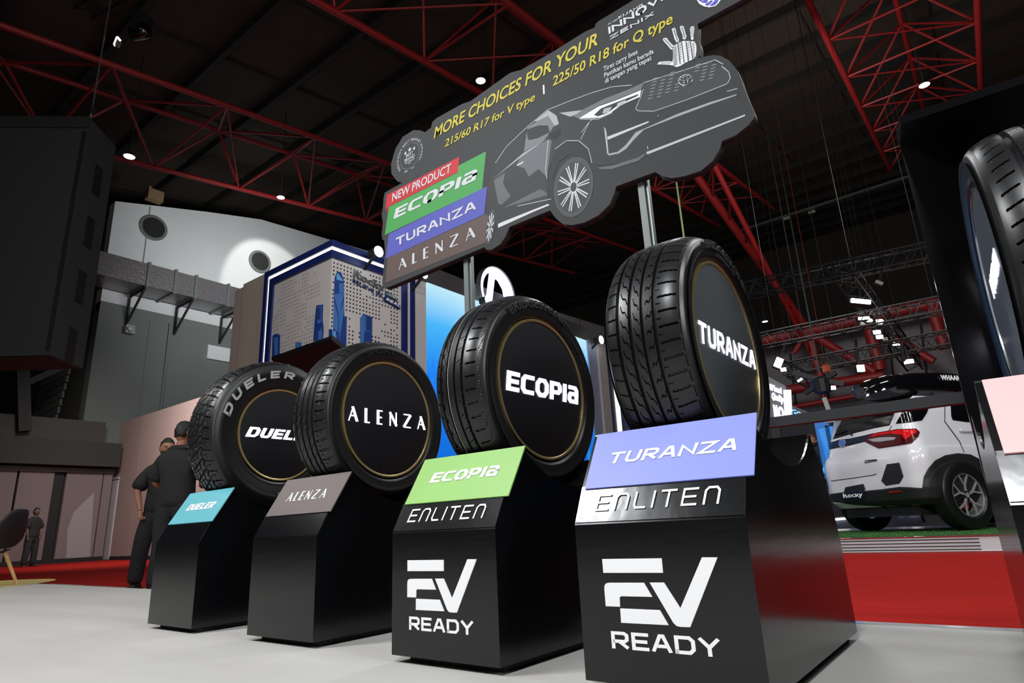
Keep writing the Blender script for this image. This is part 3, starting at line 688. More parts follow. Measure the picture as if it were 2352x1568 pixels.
for q in ([(1592,5),(1630,30),(1672,30),(1640,-20),(1600,-20)], [(1640,45),(1720,52),(1745,10),(1700,-30),(1655,30)], [(1760,85),(1812,45),(1850,0),(1905,0),(1880,50),(1840,85),(1790,95)], [(1690,75),(1740,95),(1820,20),(1790,5)]):
    bpoly('emblem_blade', q, (86, 80, 160), zc, lg)

# ---------------------------------------------------------------- hall shell
KR = .1524; C_ROOF = 15.6
YR = 62.0       # the roof plane ends beyond the far gable
rf = MB(); rf.add([(-45, -25, C_ROOF-25*KR), (30, -25, C_ROOF-25*KR), (30, YR, C_ROOF+YR*KR), (-45, YR, C_ROOF+YR*KR),
                   (-45, -25, C_ROOF-25*KR+.15), (30, -25, C_ROOF-25*KR+.15), (30, YR, C_ROOF+YR*KR+.15), (-45, YR, C_ROOF+YR*KR+.15)],
                  [(0, 1, 2, 3), (7, 6, 5, 4), (0, 4, 5, 1), (1, 5, 6, 2), (2, 6, 7, 3), (3, 7, 4, 0)])
ceil = struct(rf.build('ceiling', M_roof))
for k in range(22):
    y = -4+2.75*k; z = C_ROOF+KR*y
    MB().box((-45, y-.09, z-.42), (30, y+.09, z-.02)).build('purlin', M_purlin, ceil)
for k in range(18):
    x = -42+4.0*k
    MB().bar((x, -20, C_ROOF-20*KR-.06), (x, 58, C_ROOF+58*KR-.06), .06, .08).build('roof_batten', M_purlin, ceil)
# near parts of the hall that only close the room behind the viewer
struct(box('wall_back', (-60, -14, K-.1), (32, -13.6, 16), M_walldark))
struct(box('wall_right', (29.5, -14, K-.1), (30, 60, 26), M_walldark))
struct(box('wall_far', (-60, 58, K-.1), (32, 58.5, 26), M_walldark))
# left gable wall: white above, grey green below the duct
UW = -25.0
zlt = hit(240, 620, 0, UW)
gab = MB(); ytop = [(6.76, 13.47), (10.45, 14.42), (12.94, 14.99), (19.8, 15.5), (40, 16.5), (58, 17.5)]
gab.prism([(UW, 6.76, 8.9)]+[(UW, y, z) for y, z in ytop]+[(UW, 58, 8.9)], (1, 0, 0), .5)
wl = struct(gab.build('wall_left', M_wallup))
struct(MB().prism([(UW+.02, 6.76, K), (UW+.02, 6.76, 9.25), (UW+.02, 58, 9.25), (UW+.02, 58, K)], (1, 0, 0), .5).build('wall_left_lower', M_walllow))
struct(MB().box((UW-.06, 8.02, 10.8), (UW+.015, 8.06, 13.75)).build('trim_2', M_walllow))
struct(MB().box((UW, 9.28, K), (UW+.10, 9.36, 8.9)).box((UW, 8.55, K), (UW+.05, 8.60, 8.9)).build('trim_3', M_walllow))
struct(MB().box((UW, 10.9, 7.7), (UW+.16, 20, 8.3)).build('trim_4', M_wallup))
# return of the wall beyond its left end, and louvred panel
struct(MB().prism([(-60, 6.78, K), (UW-.02, 6.78, K), (UW-.02, 6.78, 13.4), (-26.5, 6.78, 12.6), (-26.5, 6.78, 13.3), (-60, 6.78, 14)], (0, -1, 0), .4).build('wall_left_return', M_walldark))
lv = empty('wall_louvre', tuple(hit(160, 900, 1, 6.6)), 0, 'louvred grey panel on the far dark wall at left', 'louvre')
L0 = Vector(lv.location)
for k in range(11):
    a = hit(170-k*5, 815+k*18, 1, 6.6); b = hit(105-k*5, 848+k*18, 1, 6.6)
    MB().bar(b-L0, a-L0, .08, .26).build('slat', M_walllow, lv)
# round openings
for i, (px, py) in enumerate(((352, 523), (597, 601), (832, 664))):
    p = hit(px, py, 0, UW+.01)
    o = empty('round_vent', tuple(p), 0, ('round dark opening high in the white wall, nearest its left end', 'round dark opening in the white wall under the pool of light', 'round dark opening in the white wall behind the blue framed tower')[i], 'vent', 'round openings in the white wall')
    MB().disc((.02, 0, 0), (1, 0, 0), .44, 32, .02).build('opening', M_shadow, o)
    MB().lathe([(0, .44), (.05, .44), (.06, .50), (.02, .56), (0, .56)], 32, 'x').build('vent_rim', M_walllow, o, 40)
# duct with flanges and brackets
du = empty('air_duct', (UW+.80, 9, 9.8), 0, 'long grey foil-wrapped air duct running along the left wall', 'duct')
D0 = Vector(du.location)
ys = [5.95, 7.75, 8.75, 9.55, 10.9, 11.6, 12.4]
for k in range(6):
    MB().box((-.65, ys[k]+.02-D0.y, 9.72-D0.z), (.65+(.02 if k % 2 else 0), ys[k+1]-.02-D0.y, 10.62-D0.z)).build('duct_section', M_duct, du)
for y in ys[1:-1]:
    MB().box((-.66, y-.05-D0.y, 9.66-D0.z), (.72, y+.05-D0.y, 10.68-D0.z)).build('flange', M_alu, du)
for y in (7.7, 9.5, 11.4):
    b = MB(); b.bar((-.68, y-D0.y, 9.62-D0.z), (.7, y-D0.y, 9.62-D0.z), .07); b.bar((-.68, y-D0.y, 8.5-D0.z), (.62, y-D0.y, 9.6-D0.z), .07); b.bar((-.68, y-D0.y, 8.45-D0.z), (-.68, y-D0.y, 9.6-D0.z), .07)
    b.build('bracket', M_purlin, du)
p = hit(295, 758, 0, UW+.1)
o = MB().box((-.0, -.16, -.16), (.22, .16, .16)).lathe([(.22, .05), (.3, .14), (.32, .14)], 14, 'x').build('wall_lamp', M_lampoff); o.location = p; tag(o, 'small white lamp box on the grey wall below the duct', 'lamp')
p = hit(352, 458, 0, UW+.2)
o = MB().box((-.1, -.3, -.1), (.25, .3, .35)).box((-.05, -.25, .35), (.1, -.15, .5)).build('speaker_box', mat('tan_box', (118, 96, 66), .7)); o.location = p; tag(o, 'small tan box fixed on top of the white wall', 'box')

# roof trusses: three red chords each, joined by webs
def truss(label, pts, y0, y1, step=3.1, r=.10):
    """pts: (u, c) of the chords at height c + KR*y"""
    base = (pts[1][0], y0, pts[1][1]+KR*y0)
    t = empty('roof_truss', base, 0, label, 'truss', 'red steel roof trusses'); B = Vector(base)
    def P(i, y): return Vector((pts[i][0], y, pts[i][1]+KR*y))-B
    for i in range(3): MB().tube([P(i, y0), P(i, y1)], r if i != 1 else r*.9, 10).build('chord', M_redsteel, t, 40)
    n = int((y1-y0)/step)
    for k in range(n):
        ya = y0+k*step; yb = ya+step/2
        for i in (0, 2):
            MB().tube([P(i, ya), P(1, yb)], .045, 6).build('web', M_redsteel, t); MB().tube([P(1, yb), P(i, ya+step)], .045, 6).build('web', M_redsteel, t)
        MB().tube([P(0, ya), P(2, ya)], .04, 6).build('strut', M_redsteel, t); MB().tube([P(0, ya), P(2, ya+step)], .03, 6).build('strut', M_redsteel, t)
truss('red roof truss crossing the upper left above the white wall', [(-15.6, 12.0), (-19.4, 13.5), (-20.6, 12.0)], -6, 34, 3.1, .09)
truss('red roof truss passing behind the printed board', [(-10.15, 12.0), (-8.6, 14.2), (-6.95, 12.0)], -3, 34)
truss('brightest red roof truss, at the upper right', [(-1.0, 12.0), (1.0, 14.0), (2.93, 12.0)], 6, 34)
# far end frame
YE = 34.0
def fe(px, py, y=YE): return hit(px, py, 1, y)
fr = empty('end_frame', tuple(fe(1950, 740)), 0, 'red steel end frame with diagonals in front of the grey gable', 'steel frame')
F0 = Vector(fr.location)
def fbar(a, b, r, nm='member', y=YE): MB().tube([fe(*a, y)-F0, fe(*b, y)-F0], r, 10).build(nm, M_redsteel, fr, 40)
fbar((1735, 787), (2185, 686), .30, 'top_girder'); fbar((1800, 897), (2030, 862), .26, 'lower_girder'); fbar((1820, 935), (2010, 900), .12, 'lower_girder')
fbar((1856, 765), (1888, 880), .24, 'column'); fbar((1994, 742), (2022, 850), .30, 'column'); fbar((2140, 705), (2170, 800), .26, 'column')
fbar((1860, 765), (2010, 855), .22, 'diagonal'); fbar((2055, 775), (2145, 830), .2, 'diagonal'); fbar((1852, 768), (1822, 812), .14, 'diagonal'); fbar((2140, 705), (2185, 735), .2, 'diagonal')
fbar((1890, 905), (1897, 935), .1, 'column'); fbar((1905, 930), (1908, 945), .07, 'column'); fbar((1945, 925), (1948, 940), .07, 'column')
a = fe(1850, 748); b = hroof(1597, 399, 12.0)
hp_ = empty('hip_rafter', tuple(a), 0, 'red rafter dropping from the middle truss to the end frame', 'beam')
MB().tube([Vector((0, 0, 0)), b-a], .2, 10).build('chord', M_redsteel, hp_, 40); MB().tube([Vector((0, 0, -1.5)), b-a+Vector((1.5, -2, -1))], .12, 8).build('chord', M_redsteel, hp_, 40)
for k in range(7):
    f0, f1 = k/7, (k+1)/7
    MB().tube([(b-a)*f0, (b-a)*f1+Vector((1.5*f1, -2*f1, -1.5+.5*f1))], .06, 6).build('web', M_redsteel, hp_)
gz = struct(MB().prism([fe(1700, 820, 37), fe(1850, 770, 37), fe(2300, 650, 37), fe(2300, 1100, 37), fe(1700, 1130, 37)], (0, -1, 0), .5).build('wall_end', mat('grey_sheeting', (118, 116, 120), .8, noise=((.3, .3, .3), (104, 102, 106), .3))))
G0 = None
for k in range(7):
    a, b = fe(1740+k*75, 830-k*17, 36.9), fe(1755+k*75, 960-k*17, 36.9); MB().bar(a, b, .12, .1).build('wall_rib', M_purlin, gz)

# high-bay lamps hanging under the roof
def bay(px, py, c, rp, label, on=True):
    P = hroof(px, py, c) if c > 0 else hit(px, py, 1, -c)
    c = P.z-KR*P.y; d = (P-CAM).length; r = rp*d/FP
    o = empty('bay_lamp', tuple(P), 0, label, 'lamp', 'high-bay lamps under the roof')
    MB().lathe([(0, .02), (-.01, r*.95)], 20, 'z').build('diffuser', M_lamp if on else M_lampoff, o)
    MB().lathe([(0, r), (r*.5, r*.8), (r*1.0, r*.3), (r*1.2, r*.28), (r*1.2, .01)], 20, 'z').build('housing', M_purlin, o, 40)
    MB().tube([(0, 0, r*1.2), (0, 0, C_ROOF-c)], .02, 5).build('hanger', M_purlin, o)
bay(297, 359, 11.6, 10, 'glowing bay lamp over the left end of the white wall')
bay(645, 453, 11.6, 8, 'glowing bay lamp left of the printed board, over the blue tower')
bay(1104, 185, 11.4, 10.5, 'glowing bay lamp just above the top edge of the printed board')
bay(2123, 195, 11.8, 9, 'glowing bay lamp at the upper right beside the red truss')
bay(1487, 451, 11.8, 5, 'small glowing bay lamp right beside the board post')
bay(1757, 738, -33, 6, 'glowing bay lamp right of the largest tyre')
bay(1918, 767, -31, 6.5, 'unlit dome lamp in front of the end frame', False)
bay(1822, 788, -31, 6.5, 'unlit dome lamp left of the end frame columns', False)
bay(1332, 751, -40, 4.5, 'tiny glowing bay lamp between the two nearest tyres')

# black lighting trusses over the car stand
def rig(label, a, b, s, n, y=None):
    A = Vector(a); B = Vector(b); d = (B-A); dn = d.normalized(); u = Vector((0, 0, 1)); r = dn.cross(u).normalized()
    t = empty('lighting_truss', a, 0, label, 'truss', 'black lighting trusses')
    cs = [r*(s/2)*i+u*(s/2)*j for i, j in ((-1, -1), (1, -1), (1, 1), (-1, 1))]
    for c in cs: MB().tube([c, d+c], s*.07, 6).build('rail', M_trussblk, t)
    for f in range(4):
        mb = MB(); c0, c1 = cs[f], cs[(f+1) % 4]
        for k in range(n):
            p, q = (c0, c1) if k % 2 == 0 else (c1, c0)
            mb.tube([d*(k/n)+p, d*((k+1)/n)+q], s*.035, 5)
        o = mb.build('lattice', M_trussblk, t); tag(o, kind='stuff')
    for f in (.15, .85):
        p = d*f; MB().tube([p, Vector((p.x, p.y, C_ROOF+KR*(A.y+p.y)-A.z))], .004, 4).build('hanger', M_purlin, t)
    return t
def wv(px, py, y): return tuple(hit(px, py, 1, y))
rig('black lighting truss running highest above the car stand', wv(1690, 672, 17), wv(2240, 555, 17), .42, 26)
rig('black lighting truss running level with the long bright lamp', wv(1715, 790, 19), wv(2240, 685, 19), .42, 26)
rig('black lighting truss nearest above the roof box', wv(1800, 850, 21), wv(2260, 760, 21), .42, 26)
rig('black lighting truss running away from the viewer, hung with white spotlights', wv(1935, 618, 17), wv(2098, 835, 27), .5, 16)
rig('short black truss beside the flood lamp behind the largest tyre', wv(1810, 850, 15), wv(1880, 885, 15), .4, 5)
def fixture(px, py, y, w, h, label, on=True, tilt=0):
    P = hit(px, py, 1, y); d = (P-CAM).length; s = d/FP
    o = empty('spotlight', tuple(P), 0, label, 'spotlight', 'spotlights on the rigs')
    W_, H_ = w*s/2, h*s/2
    MB().box((-W_, 0, -H_), (W_, .04, H_)).build('lens', M_lamp if on else M_lampoff, o)
    MB().box((-W_*1.15, .04, -H_*1.2), (W_*1.15, .04+W_*1.2, H_*1.2)).build('housing', M_trussblk, o)
    MB().bar((0, .1, H_), (0, .12, H_*1.2+.35), .05).build('bracket', M_trussblk, o)
    for c in o.children: c.rotation_euler = (0, tilt, 0)
    o.rotation_euler = (0, 0, .55)
    MB().tube([(0, .12, H_), (0, .12, C_ROOF+KR*P.y-P.z)], .004, 4).build('hanger', M_mattblk, o)
    return o
fixture(1978, 691, 16, 36, 8, 'long bright lamp high over the car stand', tilt=.2)
for k, (px, py, w, h, on) in enumerate(((1985,730,20,5,1),(2022,738,13,9,1),(1998,735,10,5,1),(2015,762,13,7,1),(2021,773,12,7,1),(2034,778,9,6,0),(2059,789,13,6,1),(1982,742,10,6,0))):
    fixture(px, py, 19+k*.5, w, h, ('flat white spotlight just under the long lamp', 'round bright spotlight right of the flat one', 'small bright spotlight left of the column', 'bright spotlight, third down the rig', 'bright spotlight, fourth down the rig', 'dim spotlight low on the rig', 'bright spotlight lowest on the rig', 'dim spotlight left of the column')[k], bool(on))
fixture(1789, 832, 14, 14, 20, 'brightest flood lamp, just right of the largest tyre', tilt=.5)
fixture(1800, 848, 14.5, 10, 7, 'small lamp tucked below the brightest flood lamp')
fixture(1978, 845, 15, 13, 13, 'round bright spotlight above the tail of the roof box')
fixture(2091, 829, 16, 12, 7, 'bright lamp over the middle of the roof box'); fixture(2083, 832, 16, 7, 5, 'small bright lamp over the middle of the roof box')
fixture(1912, 890, 13.8, 13, 7, 'white flood lamp below the black rig knot')
fixture(1838, 872, 14.2, 10, 4, 'thin slanted lamp on the black rig knot', tilt=-.5)
fixture(2020, 648, 15, 14, 6, 'white reflector lamp above the long bright lamp', False, tilt=.5)
k_ = empty('rig_motor', wv(1888, 885, 12.2), 0, 'black knot of rigging gear above the car', 'rigging')
MB().lathe([(-.16, .04), (-.14, .15), (.12, .17), (.18, .05)], 12, 'z').bar((-.5, 0, .35), (.4, 0, -.05), .09).bar((-.35, .05, -.1), (.3, -.05, .2), .08).bar((0, 0, .2), (0, 0, 6.0), .025).build('motor', M_trussblk, k_); MB().bar((0, 0, -.25), (.06, 0, -.62), .08).box((-.05, -.06, -.75), (.12, .06, -.6)).build('drop_lamp', M_lampoff, k_)
o = MB().lathe([(-.12, .02), (-.07, .085), (.07, .085), (.12, .02)], 12, 'z').tube([(0, 0, .1), (0, 0, C_ROOF+KR*14.2-wv(1898, 847, 14.2)[2]-.05)], .004, 4).build('orange_weight', mat('orange', (190, 78, 30), .6)); o.location = wv(1898, 847, 14.2); tag(o, 'small orange weight hanging from a thin cable', 'weight')
# cable tray across the roof, with two small lamps
a, b = hroof(1700, 530, 12.5), hroof(2092, 404, 12.5)
ct = empty('cable_tray', tuple(a), 0, 'pale cable tray running across the roof at upper right', 'cable tray')
MB().bar((0, 0, 0), b-a, .22, .10).build('tray', M_alu, ct)
for (px, py) in ((1808, 501), (1865, 487)):
    p = hroof(px, py, 12.3)-a; MB().box(tuple(p-Vector((.2, .1, .06))), tuple(p+Vector((.2, .1, .06)))).build('fitting', M_lampoff, ct)
p_ = hit(1571, 545, 1, 8.0); o = MB().tube([(0, 0, C_ROOF+KR*p_.y-p_.z-.05), (0, 0, 0)], .016, 6).build('hanging_cable', mat('green_cable', (110, 130, 84), .5)); o.location = p_
tag(o, 'thin pale green cable hanging behind the board', 'cable')

# ---------------------------------------------------------------- hanging dark box at the left
B0 = hitp(115, 815, hit(115, 815, 2, 4.3), (0, 0, 1)); e1 = ray(1065, 1212); e1.z = 0; e1.normalize(); e2 = Vector((-e1.y, e1.x, 0))
top = hitp(190, 270, B0, e1); ztop = top.z
bk = hitp(160, 835, B0, -e2).copy(); dep = max(1.2, (Vector((bk.x, bk.y, 0))-Vector((B0.x, B0.y, 0))).dot(e1)); 
hb = empty('hanging_box', tuple(B0), 0, 'huge dark grey box hanging at the upper left', 'hanging box')
H_ = ztop-B0.z
def hbp(a, b, z): return e2*a+e1*b+Vector((0, 0, z))
def quadbox(a0, a1, b0, b1, z0, z1):
    vs = [hbp(a, b, z) for z in (z0, z1) for a, b in ((a0, b0), (a1, b0), (a1, b1), (a0, b1))]
    return MB().add(vs, [(0,1,2,3),(4,5,6,7),(0,1,5,4),(1,2,6,5),(2,3,7,6),(3,0,4,7)])
quadbox(0, 6, 0, dep, 0, H_).build('body', M_dark, hb)
quadbox(-.03, 6, -.05, 0.0, H_-.30, H_).build('top_rail', mat('dark_rail', (34, 36, 38), .7), hb)
quadbox(.02, .10, -.02, .0, .1, H_-.4).build('seam', M_shadow, hb)
for k in range(4):
    z0 = H_*(.84-.235*k); quadbox(-.02, 0.0, dep*.42, dep*.66, z0-H_*.13, z0).build('slot', M_shadow, hb)
quadbox(0.2, 5.9, .1, dep-.1, -.03, 0).build('underside', mat('dark_brown_board', (40, 30, 24), .9), hb)
cp = hitp(210, 262, B0, e1); ct2 = hitp(275, 0, B0, e1)
ch = empty('hoist_chain', tuple(cp), 0, 'steel hoist chain rising from the corner of the hanging box', 'chain')
top_c = Vector((0, 0, 1))*((hitp(270, 0, B0, e1)-cp).length*1.5)
mb = MB(); n = 70
for k in range(n):
    z = .18+k*top_c.z/n; mb.tube([(.015*(k % 2), .015*((k+1) % 2), z), (-.015*(k % 2), -.015*((k+1) % 2), z+top_c.z/n*1.25)], .014, 5)
o = mb.build('chain_links', M_alu, ch); tag(o, kind='stuff')
MB().tube([(0, 0, .02), (0, 0, .2)], .07, 10).build('hook_block', M_trussblk, ch); MB().tube([(0, 0, .05), (-.05, 0, -.08), (0, 0, -.2), (.05, 0, -.08), (0, 0, .04)], .02, 8).build('shackle', M_alu, ch)
# rig and stage lamps over it
YL = 3.2
rig('dark lighting truss in the upper left corner', wv(-60, -55, YL), wv(170, 30, YL), .55, 8); rig('short dark lighting truss beside the hoist chain', wv(170, 30, YL), wv(320, -60, YL), .5, 5)
for (px, py, lab, s) in ((45, 80, 'black moving-head stage lamp at the far upper left', 1.0), (325, 72, 'black moving-head stage lamp right of the chain', 1.0)):
    P = hit(px, py, 1, YL); o = empty('stage_lamp', tuple(P), .4, lab, 'stage lamp', 'stage lamps on the left rig')
    MB().lathe([(-.28, .10), (-.24, .17), (.12, .19), (.2, .13), (.22, .05)], 20, 'x').build('head', M_gloss2, o, 40)
    MB().lathe([(-.30, .02), (-.28, .12)], 20, 'x').build('lens', mat('lens_grey', (90, 86, 84), .2), o, 40)
    MB().box((-.05, -.24, -.1), (.05, -.20, .32)).box((-.05, .20, -.1), (.05, .24, .32)).box((-.12, -.24, .32), (.12, .24, .46)).build('yoke', M_trussblk, o)
P = hit(266, 97, 1, YL); o = empty('reflector_lamp', tuple(P), .3, 'folded white reflector lamp on the hoist chain', 'lamp')
MB().prism([(-.10, 0, -.02), (-.03, 0, .20), (.02, 0, .18), (-.05, 0, -.10)], (0, -1, 0), .03).build('reflector_wing', E('warm_white_glow', (250, 246, 240), 1.1), o)
MB().prism([(.03, 0, .19), (.17, 0, .02), (.12, 0, .0), (.0, 0, .14)], (0, -1, 0), .03).build('reflector_wing', E('warm_white_glow', (250, 246, 240), 1.1), o)
MB().prism([(-.04, .01, -.05), (.02, .01, .14), (.14, .01, -.02), (.08, .01, -.18), (.0, .01, -.10)], (0, -1, 0), .05).build('lamp_body', mat('lamp_grey', (120, 116, 114), .5), o)

# ---------------------------------------------------------------- neighbouring stand: blue framed tower and screens
YT, XT = 6.0, hit(763, 550, 1, 6.0).x
zt = Zm(500, 520, 4.126)
def tl(x, y): return hit(*zt(x, y), 1, YT)      # left face
def tr(x, y): return hit(*zt(x, y), 0, XT)      # right face
def tlp(px, py): return hit(px, py, 1, YT)
def trp(px, py): return hit(px, py, 0, XT)
ztop = tl(1075, 125).z; xl = tl(445, 430).x; yr = tr(1870, 480).y
tw = empty('stand_tower', (XT, YT, K), 0, 'blue framed corner tower with perforated white faces and a lit strip', 'exhibition stand'); T0 = Vector(tw.location)
def tb(name, a, b, m_, par=None): return MB().box(tuple(Vector(a)-T0), tuple(Vector(b)-T0)).build(name, m_, par or tw)
zl = ztop; fw = .36
tb('core', (xl+.02, YT+.10, K), (XT-.10, yr-.02, zl-.05), M_perf)
sk = 0
for (nm, w0, w1, dpt, m_) in (('blue_frame', 0, .145, 0, M_blue), ('light_strip', .145, .235, .03, M_led), ('blue_frame', .235, .40, .0, M_blue)):
    # left face: top bar, left upright; right face: top bar, far upright; plus the corner is shared by the top bars only
    tb(nm, (xl+w0, YT+dpt, zl-w1), (XT-dpt, YT+.12, zl-w0), m_)
    tb(nm, (xl+w0, YT+dpt+.0006, 1.0), (xl+w1, YT+.12, zl-w1-.0002), m_)
    tb(nm, (XT-.12, YT+.121, zl-w1), (XT-dpt-.0004, yr-w0, zl-w0), m_)
    tb(nm, (XT-.12, yr-w1, 1.0), (XT-dpt-.0006, yr-w0, zl-w1-.0002), m_)
pl = tb('perforated_panel', (xl+.40, YT+.045, 1.0), (XT-.0452, YT+.12, zl-.40), M_perf)
pr_ = tb('perforated_panel', (XT-.12, YT+.121, 1.0), (XT-.045, yr-.40, zl-.40), M_perf)
# perforations: rows of small holes in broken blocks
def blocks(nx, ny, seed, thr):
    g = np.random.default_rng(seed); a = g.random((nx//3+2, ny//4+2)); a = np.kron(a, np.ones((3, 4)))[:nx, :ny]
    b = g.random((nx, ny))*.25; return (a+b) > thr
hl = MB(); hr = MB(); sp = .088
nx = int((XT-.1-xl-.44)/sp); nz = 46
msk = blocks(nx, nz, 3, .45)
for i in range(nx):
    for j in range(nz):
        if msk[i, j] and i*1.0 < nx-3:
            x = xl+.47+i*sp; z = zl-.50-j*sp; c = Vector((x, YT+.045, z))-T0
            r = .024; hl.add([c+Vector((r*math.cos(a), -.002, r*math.sin(a))) for a in np.linspace(0, 2*PI, 6, endpoint=False)], [(0, 1, 2, 3, 4, 5)])
            hr_ = .017; hl.add([c+Vector((hr_*math.cos(a)+.005, -.004, hr_*math.sin(a)-.006)) for a in np.linspace(0, 2*PI, 6, endpoint=False)], [(0, 1, 2, 3, 4, 5)])
ny = int((yr-YT-.5)/sp); msk = blocks(ny, nz, 9, .45)
for i in range(ny):
    for j in range(nz):
        if msk[i, j]:
            y = YT+.10+i*sp; z = zl-.50-j*sp; c = Vector((XT-.045, y, z))-T0; r = .023
            hr.add([c+Vector((.002, r*math.cos(a), r*math.sin(a))) for a in np.linspace(0, 2*PI, 6, endpoint=False)], [(0, 1, 2, 3, 4, 5)])
o = hl.build('perforations', mat('lit_hole', (150, 146, 146), .6), pl); tag(o, kind='stuff')  # light caught on the hole edges is put into this paler tone
o = hr.build('perforations', M_hole, pr_); tag(o, kind='stuff')
BD = (26, 58, 132); BM = (60, 110, 176); BLt = (92, 160, 210)
def sky(face, pts, rgb, par, n, d):
    P = [(tl if face == 'l' else tr)(*p)+Vector(n)*d-T0 for p in pts]
    global sk; sk += 1
    P = [p+Vector(n)*(.012+.0004*sk-.045) for p in P]
    return MB().prism(P, n, .006).build('printed_tower', mat('tower_print_%d_%d_%d' % rgb, rgb, .5), par)
NL = (0, -1, 0); NR = (1, 0, 0)
for pts, c in (([(505,1040),(520,1020),(548,1012),(578,1025),(572,1240),(520,1260),(500,1260)], BD), ([(520,1050),(560,1045),(556,1240),(530,1250)], BM), ([(725,1095),(780,1093),(778,1150),(722,1155)], BM), ([(892,1080),(905,905),(922,745),(985,735),(980,880),(990,960),(985,1070)], BD), ([(930,760),(975,750),(972,900),(932,920)], BM),
               ([(940,1000),(978,950),(980,1070),(940,1080)], BM), ([(1042,968),(1072,970),(1072,1030),(1040,1045)], BD), ([(820,1112),(838,1108),(838,1118),(822,1120)], BD)): sky('l', pts, c, pl, NL, 0)
for pts, c in (([(1112,650),(1118,480),(1135,435),(1160,422),(1180,435),(1202,500),(1205,640),(1208,850),(1232,845),(1226,1140),(1100,1140)], BD), ([(1112,640),(1205,625),(1160,860)], BM), ([(1135,450),(1150,440),(1200,515),(1135,500)], BLt),
               ([(1160,530),(1200,540),(1203,620),(1160,630)], BM), ([(1110,700),(1150,860),(1150,1000),(1105,960)], BM), ([(1155,860),(1205,700),(1205,800),(1160,1080)], BM), ([(1360,860),(1395,825),(1472,858),(1468,1110),(1360,1110)], BD), ([(1362,862),(1395,830),(1398,1000),(1390,1100),(1362,1100)], BM), ([(1400,840),(1465,865),(1462,1000),(1400,985)], BM), ([(1085,1000),(1125,985),(1140,1140),(1085,1140)], BLt)): sky('r', pts, c, pr_, NR, 0)
mb = MB()
for k in range(9):
    a, b = tr(1408, 850+k*15)-T0, tr(1458, 866+k*15)-T0; a.x = b.x = -.004; mb.bar(a, b, .012, .012)
for k in range(8):
    a, b = tl(935, 775+k*14)-T0, tl(972, 768+k*14)-T0; a.y = b.y = .006; mb.bar(a, b, .01, .012)
o = mb.build('window_stripes', mat('stripe_dark', (22, 48, 116), .5), pr_); tag(o, kind='stuff')
def tlet(s, b0, b1, t0, m_, data=None, h=.03, lift=0.0):
    P = [tr(*p)-T0 for p in (b0, b1, t0)]
    for p in P: p.x = -.035+lift
    return letters('raised_lettering', data or text2d(s, .015), P[0], P[1], P[2], (1, 0, 0), h, m_, pr_)
tlet('BELIEVE IN', (1285, 522), (1560, 668), (1290, 488), M_blue, None, .01)
tlet('Rocky', (1285, 470), (1580, 612), (1300, 410), M_alu, lift=.012, h=.02)
P = [tr(*p)-T0 for p in ((1578,672),(1600,655),(1732,745),(1730,782),(1712,778),(1578,700))]
for p in P: p.x = -.005
o = MB().prism(P, (1, 0, 0), .03).build('name_plate', M_blue, pr_)
tlet('', (1592, 695), (1722, 765), (1598, 672), M_white, strokes('REAL', .9, .24, .25, .2), .01, .034)
P = [tr(*p)-T0 for p in ((1590,625),(1610,612),(1706,680),(1706,702),(1690,700),(1592,650))]
for p in P: p.x = -.002
MB().prism(P, (1, 0, 0), .03).build('name_plate', mat('teal_plate', (34, 84, 96), .5), pr_)
tlet('e-SMART', (1600, 642), (1700, 695), (1604, 624), M_perf, None, .008, .036)
# beige wall beside the tower, pinkish wall further left
bw = empty('stand_wall', (xl, YT+.3, K), 0, 'pale beige stand wall at the left of the blue framed tower', 'exhibition stand')
xb = hit(536, 720, 1, YT+.3).x; xm = hit(559, 700, 1, YT+.3).x; zb1 = hit(540, 668, 1, YT+.3).z
MB().box((xb-xl, 0, 0), (xm-xl-.02, .3, zb1-K)).build('panel', M_beige, bw); MB().box((xm-xl+.02, -.05, 0), (0, .3, hit(565, 650, 1, YT+.25).z-K)).build('panel', M_beige, bw)
YP = 8.0
pw = empty('partition_wall', (-16, YP, K), 0, 'long pinkish partition wall behind the two standing men', 'partition')
zp0 = hit(450, 915, 1, YP).z
for k in range(6):
    x0 = -25.6+2.62*k; MB().box((x0+16, 0, .12), (x0+2.60+16, .2, zp0-K)).build('panel', M_pink, pw)
MB().box((-9.6, -.02, 0), (6.1, .2, .12)).build('skirting', M_shadow, pw)
dx0, dx1 = hit(235, 1200, 1, YP).x, hit(262, 1200, 1, YP).x; dz = hit(262, 1102, 1, YP).z-K
dr = MB().box((dx0+16, -.04, 0.02), (dx1+16, -.002, dz)).build('door', mat('pale_door', (168, 162, 164), .6), pw)
MB().box((dx0+16-.1, -.07, .02), (dx0+16+.02, -.002, dz+.05)).box((dx0+16-.1, -.07, dz), (dx1+16+.05, -.002, dz+.07)).build('door_frame', M_lampoff, dr)
# dark mezzanine and partition at the far left
XP = -24.7
yb0, yb1 = hit(0, 1300, 2, K).y, hit(205, 1287, 2, K).y
pt = empty('aisle_partition', (XP, 5, K), 0, 'dim pinkish partition with a dark doorway at the far left edge', 'partition')
zt1 = hit(100, 1083, 0, XP).z-K
def py_(px): return hit(px, 1200, 0, XP).y-5
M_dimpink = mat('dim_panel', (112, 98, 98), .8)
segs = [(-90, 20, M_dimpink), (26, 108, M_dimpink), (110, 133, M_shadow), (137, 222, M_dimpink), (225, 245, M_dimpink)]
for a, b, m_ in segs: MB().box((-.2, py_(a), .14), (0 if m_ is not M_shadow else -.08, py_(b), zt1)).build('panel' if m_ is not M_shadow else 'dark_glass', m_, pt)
MB().box((-.2, py_(-90), zt1), (.1, py_(245), zt1+.15)).build('head_rail', mat('rail_grey', (60, 58, 57), .6), pt)
MB().box((-.2, py_(-90), 0), (.02, py_(245), .14)).build('skirting', M_shadow, pt)
